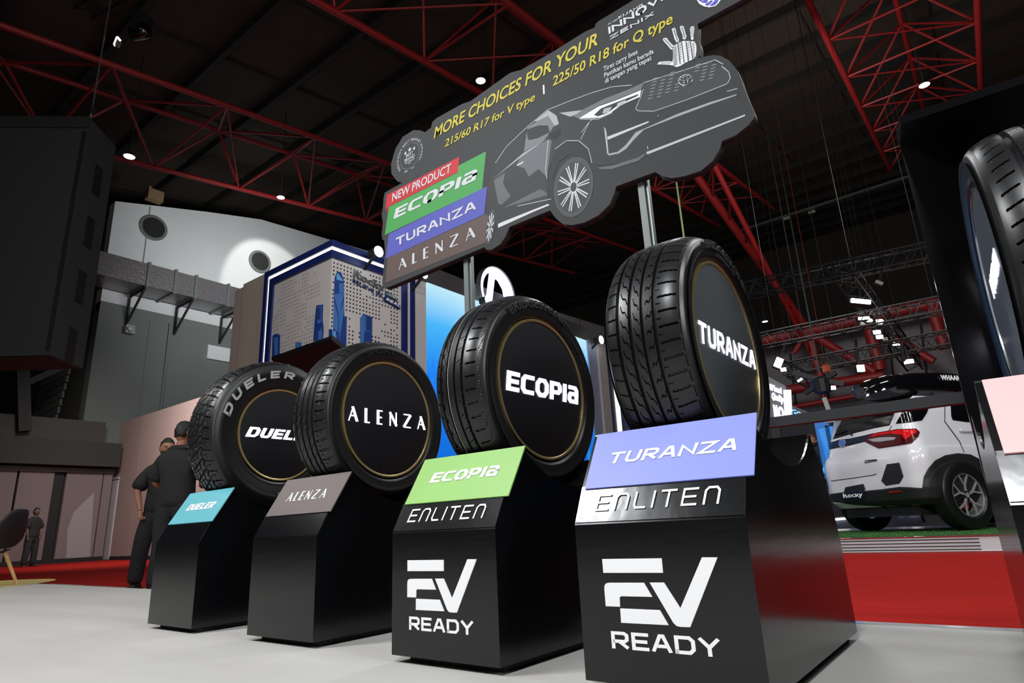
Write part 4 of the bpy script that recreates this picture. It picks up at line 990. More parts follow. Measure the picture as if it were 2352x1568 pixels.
MB().prism([hit(155,1215,0,XP+.01)-Vector(pt.location), hit(170,1175,0,XP+.01)-Vector(pt.location), hit(216,1130,0,XP+.01)-Vector(pt.location), hit(206,1285,0,XP+.01)-Vector(pt.location), hit(152,1286,0,XP+.01)-Vector(pt.location)], (1, 0, 0), .02).build('pale_panel', mat('pale_inset', (138, 130, 132), .7), pt)
mz = empty('mezzanine', (XP+.1, 5, zt1+K+.2), 0, 'dark mezzanine block above the dim partition', 'mezzanine')
zt2 = hit(235, 1020, 0, XP).z-zt1-K-.2
MB().box((-.25, py_(-200), 0), (.4, py_(245), zt2)).build('fascia', mat('fascia_dark', (40, 40, 38), .8), mz)
MB().box((-.25, py_(-200), zt2), (.2, py_(205), zt2*1.9)).build('fascia', mat('fascia_dark2', (52, 51, 48), .8), mz)
MB().bar(hit(55, 990, 0, XP+.5)-Vector(mz.location), hit(50, 830, 0, XP+.5)-Vector(mz.location), .35, .3).bar(hit(60, 880, 0, XP+.5)-Vector(mz.location), hit(155, 838, 0, XP+.5)-Vector(mz.location), .25, .2).build('steelwork', M_shadow, mz)
# screens along the stand
y0s, y1s = trp(980, 700).y, trp(1352, 850).y
sc = empty('screen_wall', (XT, y0s, K), 0, 'long bright blue screen wall behind the tyres', 'screen'); S0 = Vector(sc.location)
zs = trp(979, 643).z-.05; zs0 = 1.2
def scr_mat():
    M = bpy.data.materials.new('screen_glow'); M.use_nodes = True; nt = M.node_tree; b = nt.nodes['Principled BSDF']
    tc = nt.nodes.new('ShaderNodeTexCoord'); sp_ = nt.nodes.new('ShaderNodeSeparateXYZ'); mr = nt.nodes.new('ShaderNodeMapRange'); rp = nt.nodes.new('ShaderNodeValToRGB')
    mr.inputs[1].default_value = zs0; mr.inputs[2].default_value = zs-K
    e = rp.color_ramp.elements; e[0].position = 0; e[0].color = (*lin((10, 96, 214)), 1); e[1].position = 1; e[1].color = (*lin((196, 240, 255)), 1)
    x = e.new(.55); x.color = (*lin((20, 134, 246)), 1); x = e.new(.8); x.color = (*lin((72, 186, 255)), 1)
    nt.links.new(tc.outputs['Object'], sp_.inputs[0]); nt.links.new(sp_.outputs[2], mr.inputs[0]); nt.links.new(mr.outputs[0], rp.inputs[0]); nt.links.new(rp.outputs[0], b.inputs['Emission Color'])
    b.inputs['Base Color'].default_value = (0, 0, 0, 1); b.inputs['Emission Strength'].default_value = .95; return M
M_scr = scr_mat()
scp = MB().box((-.1, .02, zs0), (0, y1s-y0s, zs-K)).build('screen', M_scr, sc)
def semi(name, rgb, s): return E(name, rgb, s)
g = np.random.default_rng(5)
for k in range(26):
    y = g.uniform(0, y1s-y0s-.5); h = g.uniform(.8, 3.4)*(1-.2*y/(y1s-y0s)); w_ = g.uniform(.1, .4)
    if y+w_ > y1s-y0s: continue
    c = [(30, 120, 232), (20, 104, 214), (52, 152, 246), (40, 140, 240)][k % 4]
    P = [(.004+.0007*k, y, zs0), (.004+.0007*k, y+w_, zs0), (.004+.0007*k, y+w_, zs0+h*.9), (.004+.0007*k, y+w_*.5, zs0+h), (.004+.0007*k, y, zs0+h*.9)]
    MB().prism(P, (1, 0, 0), .0006).build('screen_skyline', E('sky_%d_%d_%d' % c, c, .8), scp)
MB().box((-.4, -.75, .0), (-.02, 0.0, zs-K+.15)).build('side_post', M_perf, sc)
MB().box((-.5, -.75, zs-K), (.02, y1s-y0s, zs-K+.45)).build('fascia', mat('fascia_grey', (70, 68, 70), .6), sc)
mb = MB(); yy = trp(1132, 700).y
sc2 = empty('lit_emblem', (XT+.06, yy, trp(1132, 678).z+.02), 0, 'glowing white ring emblem standing on the screen wall', 'emblem')
mb.lathe([(.0, .60), (.12, .60), (.12, .74), (.0, .74)], 40, 'x', close=True)
mb.build('ring', E('emblem_glow', (222, 224, 255), 1.25), sc2, 40)
g_ = MB().bar((.06, -.34, -.46), (.06, -.12, .56), .16, .1, (1, 0, 0)).bar((.06, -.38, -.40), (.06, .30, -.30), .14, .1, (1, 0, 0))
g_.tube([(.06, -.12, .54), (.06, .18, .48), (.06, .40, .25), (.06, .46, -.02), (.06, .26, -.30)], .075, 8); g_.build('glyph', MC['emblem_glow'], sc2)
MB().lathe([(.0, .745), (.16, .745), (.16, .76), (.0, .76)], 40, 'x', close=True).build('ring_shell', M_alu, sc2, 40)
# second tower at the far end of the screens
t2 = empty('stand_tower', (XT, y1s+.0, K), 0, 'far slim post with lit strip and blue skyline panel between the two nearest tyres', 'exhibition stand')
ya, yb_, yc = trp(1366, 800).y-y1s, trp(1384, 800).y-y1s, trp(1394, 800).y-y1s; z2 = trp(1375, 790).z-K
MB().box((-.3, .0, 0), (0.05, ya*0+.01+max(.3, ya), z2)).build('post', mat('post_bluegrey', (150, 160, 186), .5), t2)
MB().box((-.3, ya+.02, .0), (.12, yb_, z2)).build('post', M_perf, t2)
MB().box((-.3, yb_, 0), (.1, yc+.4, z2)).build('blue_frame', M_blue, t2); MB().box((.1, yb_+.35, 0), (.14, yb_+.6, z2)).build('light_strip', M_led, t2)
MB().box((-.3, yc+.4, 0), (.02, yc+4.5, z2)).build('perforated_panel', mat('bluish_panel', (96, 112, 160), .6), t2)
for k in range(7): MB().box((.02, yc+.5+.55*k, 0), (.05, yc+.5+.55*k+.4, 2.2+1.3*((k*37) % 5)/5)).build('printed_tower', mat('tower_print_%d_%d_%d' % (BD if k % 2 else BM), BD if k % 2 else BM, .5), t2)
# flood lamps on top of the stand
for (px, py, lab, r_) in ((871, 577, 'very bright flood lamp on top of the blue framed tower', 12), (1123, 688, 'very bright flood lamp in front of the glowing ring emblem', 11), (1382, 780, 'very bright flood lamp on the post between the two nearest tyres', 9), (977, 632, 'white flood lamp just below the corner of the printed board', 7)):
    P = hit(px, py, 0, XT+.45); s_ = (P-CAM).length/FP*r_
    o = empty('flood_lamp', tuple(P), 0, lab, 'lamp', 'flood lamps on the stand')
    MB().lathe([(0, .01), (.0, s_), (-.02, s_*1.05)], 20, 'x').build('lens', E('flood_glow', (240, 255, 250), 20), o)
    MB().box((-.25, -s_*.9, -s_*.6), (-.02, s_*.9, s_*.6)).build('housing', M_trussblk, o); MB().bar((-.15, 0, -.05), (-.50, 0, -.28), .05).build('arm', M_trussblk, o)
# black display hood seen behind the two left tyres
yc_ = 2.2; hA, hB = hit(764, 770, 1, yc_), hit(626, 823, 1, yc_)
dh = empty('display_hood', (hA.x, yc_, -.155), 0, 'black hood of another tyre display behind the two left tyres', 'display stand')
zh = hA.z-K; L_ = hB.x-hA.x
mb = MB(); mb.prism([(0, 0, zh), (0, .0, zh-.05), (0, .62, zh-.36), (0, .62, zh-.30)], (1, 0, 0), -L_)
mb.build('hood', mat('hood_satin', (9, 9, 10), .5, spec=.3), dh); MB().box((L_, .58, 0), (0, .62, zh-.33)).build('back_wall', M_gloss2, dh)
MB().box((L_, -.012, zh-.045), (0, 0.0, zh-.005)).build('front_trim', M_gloss2, dh)

# ---------------------------------------------------------------- right: car platform, carpet, rail
YR0 = 7.05
pf = empty('car_platform', (-6, YR0, K), 0, 'low white platform edged with grey lines under the white car', 'platform')
zpf = .03-K
MB().box((0, 0, 0), (13.5, 4.3, zpf-.012)).build('deck', mat('deck_blue_grey', (112, 116, 132), .4), pf)
MB().box((0, -.02, .02), (13.5, 0, zpf-.02)).build('riser', mat('riser_white', (190, 194, 198), .5), pf)
for k in range(4): MB().box((0, -.026, .035+k*.034), (6.4, -.018, .043+k*.034)).build('riser_line', M_purlin, pf)
MB().box((0, -.03, zpf-.02), (13.5, .01, zpf-.008)).build('edge_trim', M_chrome, pf); MB().box((0, -.03, .0), (13.5, 0, .02)).build('edge_trim', M_chrome, pf)
tfv = empty('turf', (-4, YR0+.15, zpf+K-.012), 0, 'strip of short green artificial grass under the white car', 'grass')
mb = MB(); mb.box((0, 0, 0), (11, 2.6, .006)); mb.build('mat', mat('turf_base', (30, 74, 20), .95), tfv)
mb = MB(); g = np.random.default_rng(1)
for k in range(9000):
    x, y = g.uniform(1.5, 8.5), g.uniform(0, 2.3); a = g.uniform(0, 6.28); h_ = g.uniform(.012, .026); w_ = .005
    mb.add([(x-w_*math.cos(a), y-w_*math.sin(a), .005), (x+w_*math.cos(a), y+w_*math.sin(a), .005), (x+g.uniform(-.008, .008), y+g.uniform(-.008, .008), h_)], [(0, 1, 2)])
me = bpy.data.meshes.new('blades'); me.from_pydata(mb.v, [], mb.f); o = link('blades', me, mat('turf_blade', (52, 110, 32), .8), tfv); tag(o, kind='stuff')
# horizontal black rail
ra, rb = hit(1766, 962, 1, 1.35), hit(2230, 901, 1, 1.35)
rl = empty('black_rail', (.55, 1.35, K), 0, 'thick matt black rail crossing in front of the white car', 'rail')
MB().box((-.75, -.02, ra.z-.036-K), (1.1, .03, ra.z-K+.003)).build('beam', mat('rail_black', (24, 25, 28), .6), rl)
MB().box((-.60, 0, 0), (-.54, .03, ra.z-.036-K)).box((1.0, 0, 0), (1.05, .03, ra.z-.036-K)).build('leg', M_shadow, rl)
# lit sign beside the largest tyre
YS = 6.6
sg = empty('lit_sign', tuple(hit(1790, 960, 1, YS)), 0, 'dark panel with glowing white words right of the largest tyre', 'sign'); G_0 = Vector(sg.location)
zs8 = Zm(1700, 560, 3.92)
def sgp(x, y): return hit(*zs8(x, y), 1, YS)-G_0
MB().prism([sgp(180, 1160), sgp(265, 1200), sgp(408, 1278), sgp(470, 1580), sgp(180, 1640)], (0, -1, 0), .1).build('panel', mat('sign_panel', (70, 72, 76), .4), sg)
def sgt(s, b0, b1, t0, b=.03):
    P = [sgp(*p) for p in (b0, b1, t0)]; letters('lit_lettering', text2d(s, b), P[0], P[1], P[2], (0, -1, 0), .02, M_glow, sg)
sgt('EV brand', (272, 1312), (376, 1348), (268, 1262)); sgt('Quality', (285, 1390), (392, 1430), (290, 1338)); sgt('N', (312, 1560), (345, 1568), (300, 1455), .06); sgt('O', (350, 1565), (400, 1570), (340, 1470), .05); sgt('1', (405, 1560), (470, 1560), (395, 1330), .04)
MB().prism([sgp(430, 1440), sgp(560, 1490), sgp(640, 1530), sgp(640, 1600), sgp(440, 1600)], (0, -1, 0), .1).build('side_panel', mat('sign_side', (38, 42, 54), .5), sg)
P = [sgp(*p)+Vector((0, -.02, 0)) for p in ((462, 1545), (550, 1545), (462, 1495))]; letters('lit_lettering', text2d('Go', .02), P[0], P[1], P[2], (0, -1, 0), .01, E('blue_letters', (120, 180, 230), 1), sg)
MB().box((sgp(300, 1600).x-.05, .02, K-G_0.z), (sgp(300, 1600).x+.05, .08, sgp(300, 1600).z+.3)).build('post', M_shadow, sg)
# small things of the stand behind the car
bs = empty('blue_screen', tuple(hit(1900, 1010, 1, 13)), 0, 'blue screens at the left of the white car', 'screen'); Q0 = Vector(bs.location)
for q, c in (([(1868,960),(1900,955),(1925,1090),(1895,1100)], (30, 92, 160)), ([(1880,985),(1912,978),(1930,1060),(1900,1066)], (44, 124, 200)), ([(1860,955),(1960,940),(1962,948),(1862,964)], (60, 80, 190)), ([(1878,1070),(1925,1062),(1925,1080),(1880,1088)], (90, 190, 240))):
    MB().prism([hit(*p, 1, 13)-Q0 for p in q], (0, -1, 0), .05).build('screen', E('blue_%d_%d_%d' % c, c, .8), bs)
MB().box((0, 0, K-Q0.z), (.08, .05, .3)).build('post', M_shadow, bs)
db = empty('stand_counter', tuple(hit(2000, 1205, 1, 11.5)), 0, 'dark counter with short white lamps seen under the white car', 'counter'); Q0 = Vector(db.location)
MB().prism([hit(*p, 1, 11.5)-Q0 for p in ((1890,1190),(2110,1172),(2120,1200),(1890,1222))], (0, -1, 0), .4).build('body', mat('counter_navy', (24, 26, 42), .5), db)
for (a, b, c, d) in ((1905,1194,1945,1190),(2064,1181,2071,1180),(2088,1180,2108,1178),(1996,1190,2010,1188)):
    MB().prism([hit(*p, 1, 11.45)-Q0 for p in ((a,b+2),(c,d+2),(c,d-2),(a,b-2))], (0, -1, 0), .02).build('lamp', M_lamp, db)
cb_ = empty('stand_back_wall', tuple(hit(1850, 1100, 1, 15.5)), 0, 'dark back wall of the car stand', 'wall'); Q0 = Vector(cb_.location)
MB().prism([hit(*p, 1, 15.5)-Q0 for p in ((1700,965),(2400,850),(2400,1230),(1700,1260))], (0, -1, 0), .2).build('panel', mat('stand_back', (34, 34, 38), .7), cb_)

# ---------------------------------------------------------------- the white car
ZG = zpf+K-.004
wr, wl_ = hit(2225, 1216.5, 2, ZG), hit(2008, 1218.5, 2, ZG)
lat = (wl_-wr); lat.z = 0; TR = lat.length; lat.normalize(); fwd = Vector((-lat.y, lat.x, 0))
if fwd.y < 0: fwd = -fwd
ORG = (wr+wl_)/2
car = empty('car', (ORG.x, ORG.y, ZG), math.atan2(fwd.y, fwd.x), 'white compact off-roader on the platform, seen from its rear right corner', 'car')
S_ = TR/1.475
MW = Matrix.Translation((ORG.x, ORG.y, ZG)) @ Matrix.Rotation(math.atan2(fwd.y, fwd.x), 4, 'Z'); MWI = MW.inverted()
# local frame: x forward, y left, z up. Body as stacked rounded outlines
def outline(z, hw, xr, xf, rr_, rf_, n=9):
    pts = []
    def arc(cx, cy, r, a0, a1):
        for i in range(n+1):
            a = math.radians(a0+(a1-a0)*i/n); pts.append((cx+r*math.cos(a), cy+r*math.sin(a), z))
    arc(xr+rr_, -hw+rr_, rr_, 180, 270)
    for k in range(1, 12): pts.append((xr+rr_+(xf-rf_-xr-rr_)*k/12, -hw, z))
    arc(xf-rf_, -hw+rf_, rf_, 270, 360); arc(xf-rf_, hw-rf_, rf_, 0, 90)
    for k in range(1, 12): pts.append((xf-rf_-(xf-rf_-xr-rr_)*k/12, hw, z))
    arc(xr+rr_, hw-rr_, rr_, 90, 180)
    return [Vector(p)*S_ for p in pts]
LV_ = [(.34, .79, -.63, 3.2, .22, .4), (.42, .845, -.72, 3.28, .24, .45), (.56, .865, -.755, 3.3, .25, .5), (.66, .862, -.745, 3.3, .25, .5), (.80, .865, -.745, 3.28, .24, .5), (.92, .868, -.735, 3.2, .22, .5),
       (.99, .862, -.715, 3.05, .20, .5), (1.06, .845, -.685, 2.5, .18, .4), (1.10, .80, -.66, 2.25, .18, .4), (1.36, .745, -.60, 1.95, .17, .35), (1.56, .69, -.55, 1.65, .16, .3), (1.66, .655, -.55, 1.5, .16, .3), (1.71, .60, -.50, 1.35, .16, .25), (1.74, .45, -.32, 1.2, .14, .2)]
rings = [outline(*l) for l in LV_]; nr = len(rings[0])
V_ = [p for r_ in rings for p in r_]; F_ = []
for i in range(len(rings)-1):
    for k in range(nr): F_.append((i*nr+k, i*nr+(k+1) % nr, (i+1)*nr+(k+1) % nr, (i+1)*nr+k))
F_.append(tuple((len(rings)-1)*nr+k for k in range(nr))); F_.append(tuple(reversed(range(nr))))
M_car = mat('white_paint', (204, 204, 208), .22, spec=.6, coat=.6); M_cblk = mat('car_black_plastic', (26, 27, 29), .5); M_glass = mat('car_glass', (8, 9, 11), .06, spec=.8)
body = mesh_obj('body', V_, F_, M_car, car, 32)
bv = BVHTree.FromPolygons([MW @ v for v in V_], F_)
zk = Zm(1860, 880, 4.3565)
def cast(px, py):
    q = ray(px, py).normalized(); h, n, i, d = bv.ray_cast(CAM, q)
    if h is None:
        return None
    return h, n
def patch(name, pts, m_, z=zk, lift=.006, par=None, step=2.6):
    P2 = [z(*p) for p in pts]; B = []
    for a, b in zip(P2, P2[1:]+P2[:1]):
        d = math.dist(a, b); n = max(1, int(d/step))
        for k in range(n): B.append((a[0]+(b[0]-a[0])*k/n, a[1]+(b[1]-a[1])*k/n))
    xs = [p[0] for p in B]; ys = [p[1] for p in B]; nb = len(B); pts2 = [Vector(p) for p in B]
    def inside(x, y):
        c = False; j = nb-1
        for i in range(nb):
            if (B[i][1] > y) != (B[j][1] > y) and x < (B[j][0]-B[i][0])*(y-B[i][1])/(B[j][1]-B[i][1])+B[i][0]: c = not c
            j = i
        return c
    x = min(xs)+step/2
    while x < max(xs):
        y = min(ys)+step/2
        while y < max(ys):
            if inside(x, y) and min((x-b[0])**2+(y-b[1])**2 for b in B) > (step*.45)**2: pts2.append(Vector((x, y)))
            y += step
        x += step
    vo, eo, fo, *_ = delaunay_2d_cdt(pts2, [(i, (i+1) % nb) for i in range(nb)], [], 1, 1e-4)
    top = []; bad = set()
    for i, v in enumerate(vo):
        r = cast(v.x, v.y)
        if r is None: bad.add(i); top.append(None)
        else:
            n = r[1]; top.append(r[0]+n*lift)
    fs = [tuple(f) for f in fo if not any(i in bad for i in f)]
    idx = {}; vs = []
    for f in fs:
        for i in f:
            if i not in idx: idx[i] = len(vs); vs.append(MWI @ top[i])
    fs = [tuple(reversed([idx[i] for i in f])) for f in fs]
    me = bpy.data.meshes.new(name); me.from_pydata(vs, [], fs); me.update()
    o = link(name, me, m_, par or car, 40)
    md = o.modifiers.new('thick', 'SOLIDIFY'); md.thickness = .006; md.offset = -1
    return o
patch('rear_window', [(232,560),(262,480),(318,370),(560,330),(850,295),(800,420),(640,450),(420,505)], M_glass)
patch('side_glass', [(862,405),(935,275),(1060,255),(1190,240),(1168,300),(1120,372),(1000,392)], M_glass)
patch('side_glass', [(1408,215),(1640,190),(1720,400),(1560,388),(1430,370),(1415,345)], M_glass)
patch('side_moulding', [(120,650),(190,600),(300,565),(400,555),(560,520),(640,500),(560,580),(400,620),(200,660),(130,700)], mat('tail_bar', (22, 30, 48), .25), lift=.009)
tlm = patch('tail_lamp', [(545,578),(600,515),(700,490),(880,460),(1060,455),(1095,490),(1085,530),(1020,600),(860,625),(690,650),(620,615)], mat('lamp_dark_red', (66, 10, 14), .12, spec=.7), lift=.012)
patch('lamp_lens', [(620,520),(720,498),(880,470),(1045,465),(1075,490),(1010,530),(960,570),(930,520),(820,505),(700,520),(640,540)], mat('lamp_red', (190, 16, 20), .12, emit=(190, 16, 20), es=.12), lift=.016, par=tlm)
patch('lamp_lens', [(590,565),(700,545),(810,540),(870,545),(850,570),(700,590),(640,590)], mat('lamp_clear', (150, 146, 148), .15), lift=.017, par=tlm)
patch('bumper_vent', [(775,810),(900,793),(940,930),(900,1000),(765,1022),(720,975)], M_cblk, lift=.010)
patch('lower_cladding', [(190,1110),(330,1090),(560,1075),(720,1060),(900,1035),(1130,1045),(1180,1040),(1200,1250),(1090,1268),(900,1250),(700,1225),(450,1210),(210,1180)], M_cblk, lift=.008)
patch('bumper_reflector', [(800,1078),(925,1070),(920,1090),(805,1105)], mat('reflector_red', (120, 16, 16), .3), lift=.014)
patch('plate_recess', [(360,1040),(540,1005),(560,1060),(345,1095)], M_shadow, lift=.010)
pp = patch('number_plate', [(350,1092),(555,1062),(560,1165),(350,1180)], mat('plate_dark', (20, 28, 46), .3), lift=.016)
patch('arch_cladding', [(1125,1045),(1140,930),(1180,850),(1250,770),(1350,720),(1470,700),(1600,712),(1720,770),(1810,850),(1900,960),(1930,1300),(1120,1300)], M_cblk, lift=.010)
patch('wheel_well', [(1180,1060),(1195,960),(1240,870),(1320,805),(1430,770),(1540,770),(1660,810),(1760,880),(1850,1000),(1890,1300),(1180,1300)], M_shadow, lift=.012)
patch('door_handle', [(1480,465),(1520,455),(1700,470),(1700,492),(1520,492),(1490,488)], M_car, lift=.03)
patch('door_gap', [(1345,225),(1352,225),(1352,380),(1420,470),(1500,580),(1545,690),(1538,690),(1492,585),(1412,478),(1344,386)], mat('gap_grey', (70, 70, 74), .6), lift=.004)
patch('hatch_gap', [(215,972),(440,943),(640,912),(668,900),(668,908),(640,920),(440,950),(215,980)], mat('gap_grey', (70, 70, 74), .6), lift=.004)
patch('hatch_gap', [(790,470),(820,425),(826,427),(797,472)], MC['gap_grey'], lift=.004)
patch('wiper', [(255,515),(390,460),(420,500),(440,512),(430,525),(410,515),(385,475),(262,525)], M_cblk, lift=.02)
patch('chrome_badge', [(550,785),(560,772),(660,760),(685,762),(680,775),(600,790),(555,798)], M_chrome, lift=.010)
r_ = cast(*zk(330, 600)); 
if r_:
    c_ = MWI @ (r_[0]+r_[1]*.014); n_ = (MWI.to_3x3() @ r_[1]).normalized()
    a_ = n_.orthogonal(); MB().disc(c_, n_, .062, 28, .012).build('round_emblem', M_chrome, car)
    MB().disc(c_+n_*.003, n_, .050, 28, .004).build('round_emblem_face', mat('emblem_blue', (70, 110, 190), .2), car)
r_ = cast(*zk(350, 1140)); r2 = cast(*zk(545, 1125))
if r_ and r2:
    a, b = MWI @ (r_[0]+r_[1]*.024), MWI @ (r2[0]+r2[1]*.024); n_ = (MWI.to_3x3() @ r2[1]).normalized()
    letters('lettering', text2d('Rocky', .02), a+Vector((0, 0, .0)), b, a+Vector((0, 0, .055)), n_, .002, M_white, pp)
def wheel(name, x, y, side):
    w = empty(name, (x*S_, y*S_, 0)); w.parent = car; w.rotation_euler = (0, 0, 0)
    Rt = .343*S_*1.27; rr = .222*S_*1.24; hw = .115*S_; s = side
    prof = [(s*hw*.75, rr), (s*hw, rr+.02), (s*hw*1.02, (rr+Rt)/2), (s*hw*.95, Rt-.025), (s*hw*.82, Rt-.004), (0, Rt), (-s*hw*.82, Rt-.004), (-s*hw, Rt-.03), (-s*hw, rr)]
    MB().lathe(prof, 64, 'y', (0, 0, Rt)).build('tyre', M_rubber_s, w, 40)
    rim = MB().lathe([(s*hw*.78, rr+.002), (s*hw*.86, rr-.004), (s*hw*.80, rr-.016), (s*hw*.2, rr-.022), (-s*hw*.5, rr-.02)], 48, 'y', (0, 0, Rt)).build('rim', mat('rim_metal', (150, 150, 152), .3, metal=.6), w, 40)
    for k in range(5):
        a = 2*PI*k/5+.35; mb = MB(); c = Vector((0, s*hw*.62, Rt)); hub = c+Vector((math.cos(a)*.05, 0, math.sin(a)*.05)); mid = c+Vector((math.cos(a)*.115, s*.004, math.sin(a)*.115))
        mb.bar(hub, mid, .028, .02, (0, 1, 0))
        for d in (-.30, .30):
            e = c+Vector((math.cos(a+d)*(rr-.012), s*.012, math.sin(a+d)*(rr-.012))); mb.bar(mid, e, .019, .018, (0, 1, 0))
        mb.build('spoke', mat('wheel_metal', (176, 176, 178), .3, metal=.5), rim)
        MB().disc((math.cos(a+.63)*.042, s*(hw*.62+.014), Rt+math.sin(a+.63)*.042), (0, s, 0), .011, 10, .01).build('lug_nut', M_chrome, rim)
    MB().disc((0, s*(hw*.62+.012), Rt), (0, s, 0), .032, 20, .03).build('hub_cap', MC['wheel_metal'], rim)
    MB().disc((0, s*hw*.1, Rt), (0, s, 0), .14, 24, .02).build('brake_disc', mat('brake', (60, 58, 58), .4, metal=.7), w)
    MB().box((-.05, s*hw*.1-.01, Rt-.16), (.05, s*hw*.1+.03, Rt-.09)).build('brake_caliper', mat('caliper_red', (170, 50, 50), .4), w)
wheel('wheel', -.07, -.805, -1); wheel('wheel', -.03, .76, 1); wheel('wheel', 2.525, -.785, -1); wheel('wheel', 2.525, .785, 1)
box('underbody', (-.6*S_, -.6*S_, .2), (2.9*S_, .6*S_, .40*S_), M_shadow, car); MB().tube([(0, -.7*S_, .3), (0, .7*S_, .3)], .045, 10).build('axle', M_shadow, car)
MB().box((-.74*S_, -.52*S_, 1.68*S_), (-.42*S_, .52*S_, 1.72*S_)).build('roof_spoiler', M_car, car)
for sy in (-1, 1): MB().tube([(-.3, sy*.56*S_, 1.73*S_), (-.2, sy*.56*S_, 1.79*S_), (1.1, sy*.56*S_, 1.79*S_), (1.2, sy*.56*S_, 1.73*S_)], .022, 8).build('roof_rail', M_car, car)
# long roof box, carried on bars
rb_ = empty('roof_box', tuple(MW @ Vector((.72*S_, .02, 1.84*S_))), math.atan2(fwd.y, fwd.x), 'long glossy black roof box on top of the white car', 'roof box')
secs = [(-1.25, .10, .26, .05, .20), (-1.15, .22, .20, .10, .28), (-.9, .33, .08, .16, .36), (-.5, .40, .03, .18, .40), (0, .42, .02, .18, .42), (.5, .42, .02, .18, .41), (.85, .34, .06, .17, .33), (1.0, .18, .12, .15, .24)]
vs = []; fs = []; n = 20
for (x, hw, zb_, zm, zt_) in secs:
    for k in range(n):
        a = 2*PI*k/n; c, s = math.cos(a), math.sin(a); ex = .5
        y = hw*math.copysign(abs(c)**ex, c); z = zm+((zt_-zm) if s > 0 else (zm-zb_))*math.copysign(abs(s)**ex, s)
        vs.append((x*S_, y*S_, z*S_))
for i in range(len(secs)-1):
    for k in range(n): fs.append((i*n+k, i*n+(k+1) % n, (i+1)*n+(k+1) % n, (i+1)*n+k))
fs += [tuple(reversed(range(n))), tuple((len(secs)-1)*n+k for k in range(n))]
mesh_obj('shell', vs, fs, M_glass, rb_, 45)
MB().box((-.55, -.56*S_, -.03), (-.48, .56*S_, .03)).build('cross_bar', M_cblk, rb_); MB().box((.5, -.56*S_, -.03), (.57, .56*S_, .03)).build('cross_bar', M_cblk, rb_)
letters('lettering', text2d('WHAAM', .03), (-.1, -.425*S_, .26*S_), (.28, -.425*S_, .26*S_), (-.1, -.425*S_, .33*S_), (0, -1, 0), .004, M_white, rb_)

# ---------------------------------------------------------------- people
M_skin = mat('skin', (150, 104, 80), .55); M_skin2 = mat('skin_tan', (142, 94, 68), .55); M_shirt = mat('black_shirt', (20, 21, 23), .85, bump=((14, 14, 14), .5, .02)); M_trs = mat('black_trousers', (22, 23, 27), .85, bump=((10, 10, 16), .5, .02)); M_hair = mat('hair', (14, 12, 11), .6); M_shoe = mat('brown_shoe', (52, 38, 32), .6)
def skin(name, V, Ed, R, m_, parent, root=0, sub=2):
    me = bpy.data.meshes.new(name); me.from_pydata(V, Ed, []); me.update(); me.materials.append(m_)
    o = bpy.data.objects.new(name, me); COL.objects.link(o); o.parent = parent
    md = o.modifiers.new('skin', 'SKIN'); md.use_smooth_shade = True; md.branch_smoothing = .4
    for i, d in enumerate(me.skin_vertices[0].data):
        r = R[i]; d.radius = r if isinstance(r, tuple) else (r, r); d.use_root = (i == root)
    s_ = o.modifiers.new('sub', 'SUBSURF'); s_.levels = sub; s_.render_levels = sub
    return o
def chain(specs):
    """specs: list of chains, each [(point or index-name, radius)...]; names shared"""
    V = []; Ed = []; R = []; N = {}
    for c in specs:
        prev = None
        for it in c:
            nm = it[0]
            if isinstance(nm, str) and nm in N and len(it) == 1: i = N[nm]
            else:
                nm, p, r = it if len(it) == 3 else (None, it[0], it[1]); i = len(V); V.append(p); R.append(r)
                if nm: N[nm] = i
            if prev is not None: Ed.append((prev, i))
            prev = i
    return V, Ed, R
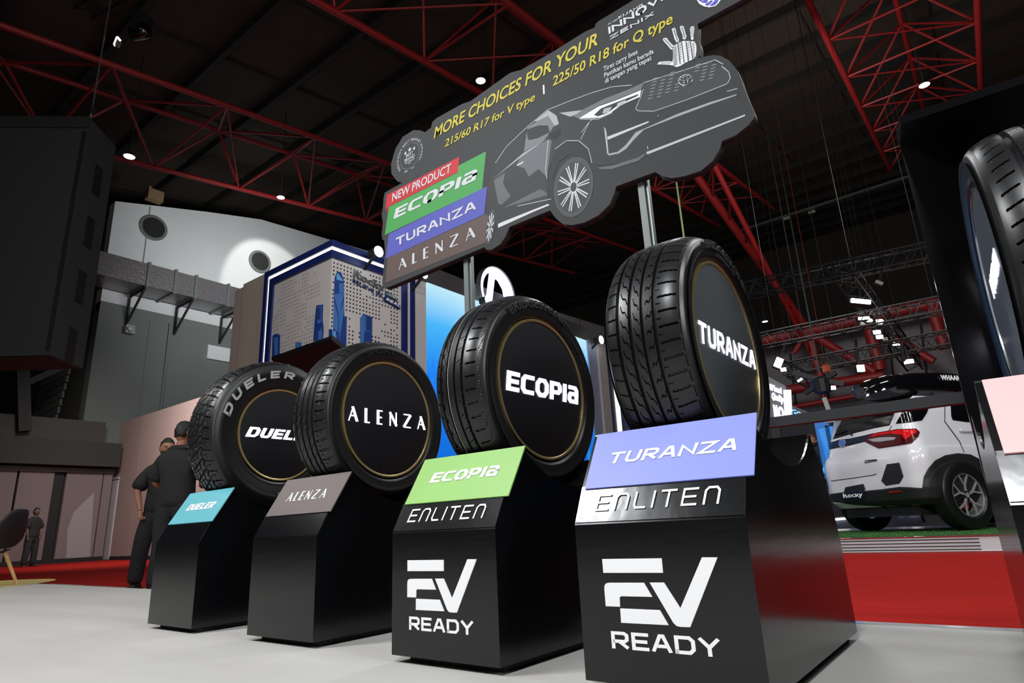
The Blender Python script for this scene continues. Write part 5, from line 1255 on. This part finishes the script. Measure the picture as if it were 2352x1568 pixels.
def head(parent, c, rz, tilt, m_skin, masked, name_hair='hair'):
    """head centred at c, facing -Y before the turn; built as one mesh with nose, brow, chin and ears"""
    bm = bmesh.new(); bmesh.ops.create_uvsphere(bm, u_segments=32, v_segments=24, radius=1)
    for v in bm.verts:
        x, y, z = v.co; w = .076; d = .096; h = .118
        f = 1-.22*max(0, -z)**1.5
        X, Y, Z_ = x*w*f, y*d*(1-.10*max(0, -z)), z*h
        if y < 0:
            nz = math.exp(-((x/.16)**2+((z+.10)/.20)**2)); Y -= .024*nz if -.45 < z < .25 else 0
            Y += .010*(math.exp(-(((abs(x)-.38)/.17)**2+((z-.06)/.11)**2)))
            Y -= .006*math.exp(-((z-.24)/.1)**2)*(abs(x) < .7)
            Y -= .007*math.exp(-((x/.3)**2+((z+.5)/.08)**2)); Y -= .008*math.exp(-((x/.25)**2+((z+.85)/.12)**2))
        if abs(x) > .9 and -.28 < z < .12: X += math.copysign(.012, x); Y += .004
        v.co = (X, Y, Z_)
    me = bpy.data.meshes.new('head'); bm.to_mesh(me); bm.free()
    h = link('head', me, m_skin, parent, 180); h.location = c; h.rotation_euler = (tilt, 0, rz)
    me2 = bpy.data.meshes.new('hair'); bm = bmesh.new(); bmesh.ops.create_uvsphere(bm, u_segments=28, v_segments=20, radius=1)
    for v in bm.verts:
        x, y, z = v.co; n_ = 1+.03*math.sin(19*x+3)*math.sin(23*y)+.02*math.sin(31*z+5*x)
        keep = z > .42-.62*max(0, y+.35) if y < .4 else z > -.55
        s_ = 1.0 if keep else .86
        if y < -.55 and z < .52: s_ = .8
        v.co = (x*.083*s_*n_, y*.104*s_*n_+.003, z*.128*s_*n_+.003)
    bm.to_mesh(me2); bm.free(); hr_ = link(name_hair, me2, M_hair, h, 180)
    for sx in (-1, 1):
        e = MB().lathe([(-.006, .0005), (-.004, .008), (.004, .008), (.006, .0005)], 12, 'y', (sx*.029, -.083, .006)).build('eye', mat('eye_dark', (16, 12, 10), .2), h, 60)
        MB().bar((sx*.014, -.094, .024), (sx*.046, -.084, .026), .006, .007).build('eyebrow', M_hair, h)
    if masked:
        bm = bmesh.new(); bmesh.ops.create_uvsphere(bm, u_segments=24, v_segments=16, radius=1)
        for v in bm.verts:
            x, y, z = v.co; k = .004+.014*math.exp(-((x/.2)**2+((z-.15)/.3)**2))
            v.co = (x*.070, -abs(y)**.9*(.096+k*1.3) if y < 0 else -.03, -.052+z*.058)
        me3 = bpy.data.meshes.new('face_mask'); bm.to_mesh(me3); bm.free(); link('face_mask', me3, mat('black_mask', (20, 20, 22), .8), h, 180)
    return h
def hand(parent, wrist, dirv, palmn, m_, curl=.9, side=1, name='hand'):
    """five tapered fingers rooted in a palm; dirv along the hand, palmn out of the palm"""
    d = Vector(dirv).normalized(); n = Vector(palmn); n = (n-d*n.dot(d)).normalized(); s = d.cross(n)*side
    w = Vector(wrist); V = [w-d*.02, w+d*.02, w+d*.055, w+d*.085]; R = [(.024, .019), (.030, .020), (.038, .019), (.036, .016)]; Ed = [(0, 1), (1, 2), (2, 3)]
    o = skin(name, [tuple(v) for v in V], Ed, R, m_, parent, 1, 2)
    for k, (off, L, r) in enumerate(((-.030, .062, .0085), (-.010, .074, .009), (.010, .070, .009), (.028, .056, .008))):
        b = w+d*.075+s*off; pts = [b]; dirc = d.copy(); 
        for j, f_ in enumerate((.42, .33, .25)):
            a = curl*(j+.6)*.75; dd = (d*math.cos(a)+n*math.sin(a)).normalized(); pts.append(pts[-1]+dd*L*f_)
        MB().tube(pts, [r*1.1, r, r*.9, r*.7], 10).build('finger', m_, o, 60)
    b = w+d*.03-s*.030; MB().tube([b, b+(d*.5-s*.7+n*.3).normalized()*.035, b+(d*.5-s*.7+n*.3).normalized()*.035+(d+n*.7).normalized()*.03], [.012, .0105, .008], 10).build('thumb', m_, o, 60)
    return o
def shoe(parent, ankle, dirv):
    a = Vector(ankle); d = Vector((dirv[0], dirv[1], 0)).normalized(); s = Vector((-d.y, d.x, 0)); secs = [(-.075, .030, .07), (-.04, .038, .085), (.03, .040, .075), (.09, .046, .05), (.15, .045, .042), (.195, .030, .032)]
    vs = []; n = 14
    for (x, w, h) in secs:
        for k in range(n):
            t = 2*PI*k/n; c, q = math.cos(t), math.sin(t); p = a+d*x+s*(w*c); vs.append((p.x, p.y, h*.5+h*.5*math.copysign(abs(q)**.7, q)))
    fs = [(i*n+k, i*n+(k+1) % n, (i+1)*n+(k+1) % n, (i+1)*n+k) for i in range(len(secs)-1) for k in range(n)]+[tuple(reversed(range(n))), tuple((len(secs)-1)*n+k for k in range(n))]
    return mesh_obj('shoe', vs, fs, M_shoe, parent, 60)
def figure(loc, rz, label, ms, H=1.0, arms=None, stance=.17, headturn=0, tilt=0, masked=True, far=False):
    """faces -Y. arms: (right elbow, right wrist, left elbow, left wrist) in local metres"""
    p = empty('person', loc, rz, label, 'person'); p.scale = (H, H, H)
    re, rw, le, lw = arms
    V, Ed, R = chain([[('pel', (0, 0, .95), (.13, .095)), ((0, .005, 1.10), (.125, .09)), ('ch', (0, .01, 1.28), (.15, .10)), ('nb', (0, .012, 1.42), (.085, .07)), ((0, .0, 1.49), .052), ((0, -.005, 1.55), .050)],
        [('ch',), ((-.17, .01, 1.37), .062), (re, .043), (((re[0]+rw[0])/2, (re[1]+rw[1])/2, (re[2]+rw[2])/2), .037), (rw, .026)], [('ch',), ((.17, .01, 1.37), .062), (le, .043), (((le[0]+lw[0])/2, (le[1]+lw[1])/2, (le[2]+lw[2])/2), .037), (lw, .026)],
        [('pel',), ((-.09, 0, .86), .085), ((-stance*.85, -.02, .48), .058), ((-stance, .0, .09), .042)], [('pel',), ((.09, 0, .86), .085), ((stance*.85, -.02, .48), .058), ((stance, .0, .09), .042)]])
    skin('body', V, Ed, R, ms, p, 0, 2)
    def mid(a, b, t): return tuple(a[i]+(b[i]-a[i])*t for i in range(3))
    rs, ls = (-.18, .01, 1.37), (.18, .01, 1.37)
    V, Ed, R = chain([[('a', (0, 0, .80), (.20, .155)), ((0, .0, .92), (.205, .16)), ((0, .0, 1.07), (.205, .155)), ('c', (0, .01, 1.27), (.225, .155)), ('n', (0, .012, 1.41), (.15, .105)), ((0, .008, 1.48), (.085, .078))],
        [('c',), (rs, .10), (mid(rs, re, .55), .095), (mid(rs, re, 1.0), .105)], [('c',), (ls, .10), (mid(ls, le, .55), .095), (mid(ls, le, 1.0), .105)]])
    skin('shirt', V, Ed, R, M_shirt, p, 0, 2)
    V, Ed, R = chain([[('a', (0, 0, 1.0), (.17, .13)), ('b', (0, 0, .88), (.175, .14))], [('b',), ((-.11, -.005, .80), .125), ((-stance*.85, -.02, .48), .098), ((-stance, .0, .14), .088), ((-stance, .0, .05), .090)], [('b',), ((.11, -.005, .80), .125), ((stance*.85, -.02, .48), .098), ((stance, .0, .14), .088), ((stance, .0, .05), .090)]])
    skin('trousers', V, Ed, R, M_trs, p, 0, 2)
    head(p, (0, -.02, 1.61), headturn, tilt, ms, masked)
    shoe(p, (-stance, .02, 0), (-.5, -1)); shoe(p, (stance, .02, 0), (.4, -1))
    return p
pA = hit(387, 1010, 2, 1.69+K); tocam = math.atan2(CAM.y-pA.y, CAM.x-pA.x)+PI/2     # turns -Y towards the camera
f1 = figure((pA.x, pA.y, K), tocam-.15+.0, 'man in black polo shirt and black face mask, holding a phone', M_skin, .985, ((-.27, -.03, 1.10), (-.20, -.10, .86), (.24, -.03, 1.13), (.10, -.26, 1.16)), .19, .35, .12)
hand(f1, (-.20, -.10, .855), (.25, -.25, -1), (.8, -.2, 0), M_skin, 1.6, 1); hand(f1, (.10, -.26, 1.16), (-.9, -.25, .1), (0, 0, 1), M_skin, 1.0, -1)
ph = MB().box((-.01, -.31, 1.185), (.07, -.30, 1.30)).build('phone', mat('phone_black', (14, 14, 18), .15)); ph.data.transform(Matrix.Translation((-.03, .3, -1.2))); ph.location = f1.matrix_basis @ Vector((.02, -.31, 1.215)); ph.rotation_euler = (.5, 0, tocam); tag(ph, 'black phone held by the man in the black face mask', 'phone')
MB().box((-.115, -.152, 1.30), (-.085, -.138, 1.335)).build('shirt_badge', mat('yellow_badge', (190, 150, 30), .5), f1)
pB = hit(433, 975, 2, 1.70+K); pB = Vector((pB.x, pB.y, 0))
f2 = figure((pB.x, pB.y-.05, K), tocam+PI-.55, 'man in black shirt seen from behind, partly hidden by the leftmost tyre', M_skin2, 1.0, ((-.25, -.05, 1.10), (-.15, -.22, 1.05), (.27, -.03, 1.10), (.17, -.22, 1.02)), .13, -.2, .1, False)
hand(f2, (.17, -.22, 1.02), (-.5, -.8, .2), (0, 0, 1), M_skin2, .8, 1); hand(f2, (-.15, -.22, 1.05), (.5, -.8, .2), (0, 0, 1), M_skin2, .8, -1)
pC = hit(85, 1166, 0, XP+2.2)
hC = pC.z-K
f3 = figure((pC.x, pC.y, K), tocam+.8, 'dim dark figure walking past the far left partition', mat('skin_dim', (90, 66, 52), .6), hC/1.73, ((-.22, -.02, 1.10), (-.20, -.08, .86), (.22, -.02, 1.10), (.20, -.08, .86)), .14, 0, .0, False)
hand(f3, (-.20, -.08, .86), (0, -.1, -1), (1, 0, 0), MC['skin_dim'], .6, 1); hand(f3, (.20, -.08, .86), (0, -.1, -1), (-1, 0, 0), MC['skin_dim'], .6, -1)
# a head of another visitor beyond the cradle of the largest pedestal
pD = hit(1857, 1004, 1, 12.6)
f4_ = figure((pD.x, pD.y, K), tocam+.4, 'visitor with reddish hair glimpsed above the cradle of the nearest pedestal', M_skin, (pD.z-K+.05)/1.73, ((-.22, -.02, 1.10), (-.20, -.08, .86), (.22, -.02, 1.10), (.20, -.08, .86)), .12, 0, 0, True)
for c in f4_.children:
    if c.name.startswith('head'):
        for q in c.children:
            if q.name.startswith('hair'): q.data.materials[0] = mat('reddish_hair', (120, 66, 44), .6)
hand(f4_, (-.20, -.08, .86), (0, -.1, -1), (1, 0, 0), M_skin, .6, 1); hand(f4_, (.20, -.08, .86), (0, -.1, -1), (-1, 0, 0), M_skin, .6, -1)

# ---------------------------------------------------------------- shell chair and round rug at the left edge
rug = MB().disc((0, 0, 0), (0, 0, 1), .95, 64, .006).build('rug', mat('straw_rug', (196, 178, 112), .9, noise=((3, 30, 1), (182, 162, 96), .3))); rc_ = hit(48, 1343, 2, -.014); rug.location = (rc_.x-.93, rc_.y+.02-.42, -.0135); tag(rug, 'pale yellow round rug under the shell chair', 'rug')
lg_ = hit(24, 1345, 2, -.0135); sc_top = hit(62, 1161, 0, lg_.x)
chx, chy = lg_.x-.26, lg_.y-.22
c_ = empty('shell_chair', (chx, chy, -.0135), 0, 'black shell chair on slanted wooden legs, cut by the left frame edge', 'chair')
M_wood = mat('beech_wood', (206, 164, 112), .5, noise=((30, 30, 3), (188, 144, 94), .3)); M_shell = mat('black_shell', (20, 20, 22), .6)
tq = hit(55, 1163, 1, chy+.1).z+.0135; sz = min(.50, max(.38, hit(10, 1265, 1, chy+.1).z+.0135))
for sx in (-1, 1):
    for sy in (-1, 1): MB().tube([(sx*.14, sy*.12, sz-.04), (sx*.26, sy*.22, 0)], [.021, .014], 12).build('leg', M_wood, c_, 60)
mb = MB()
for (a, b) in (((-.18,-.15,.25),(.18,.15,.36)), ((.18,-.15,.25),(-.18,.15,.36)), ((-.15,-.13,sz-.05),(.15,-.13,sz-.05)), ((-.15,.13,sz-.05),(.15,.13,sz-.05))): mb.tube([a, b], .006, 6)
mb.build('wire_frame', M_trussblk, c_)
vs = []; fs = []; NU, NV = 21, 17
for i in range(NU):
    u = -1+2*i/(NU-1)
    for j in range(NV):
        v = j/(NV-1)            # 0 front edge, 1 top of back
        if v < .5: y = -.22+.44*(v/.5); z = sz+.02*((.25-v)/.25)**2*(1 if v < .25 else 0)-.015*math.sin(PI*v/.5)
        else: t = (v-.5)/.5; y = .22+.09*math.sin(t*PI/2)+.03*t; z = sz+(tq-sz)*t
        hw = .23*(1-.15*abs(v-.45)) ; e = (1-.30*max(0, v-.75)*4*abs(u)**3)
        z2 = z+.10*abs(u)**3*math.exp(-((v-.5)/.22)**2)
        if v > .75: z2 -= .10*(v-.75)*4*abs(u)**3
        y2 = y-.06*abs(u)**2*(v > .5)*min(1, (v-.5)*3)
        vs.append((u*hw*e, y2, z2))
for i in range(NU-1):
    for j in range(NV-1): fs.append((i*NV+j, (i+1)*NV+j, (i+1)*NV+j+1, i*NV+j+1))
sh = mesh_obj('shell', vs, fs, M_shell, c_, 60); md = sh.modifiers.new('thick', 'SOLIDIFY'); md.thickness = .008
c_.rotation_euler.z = -.9
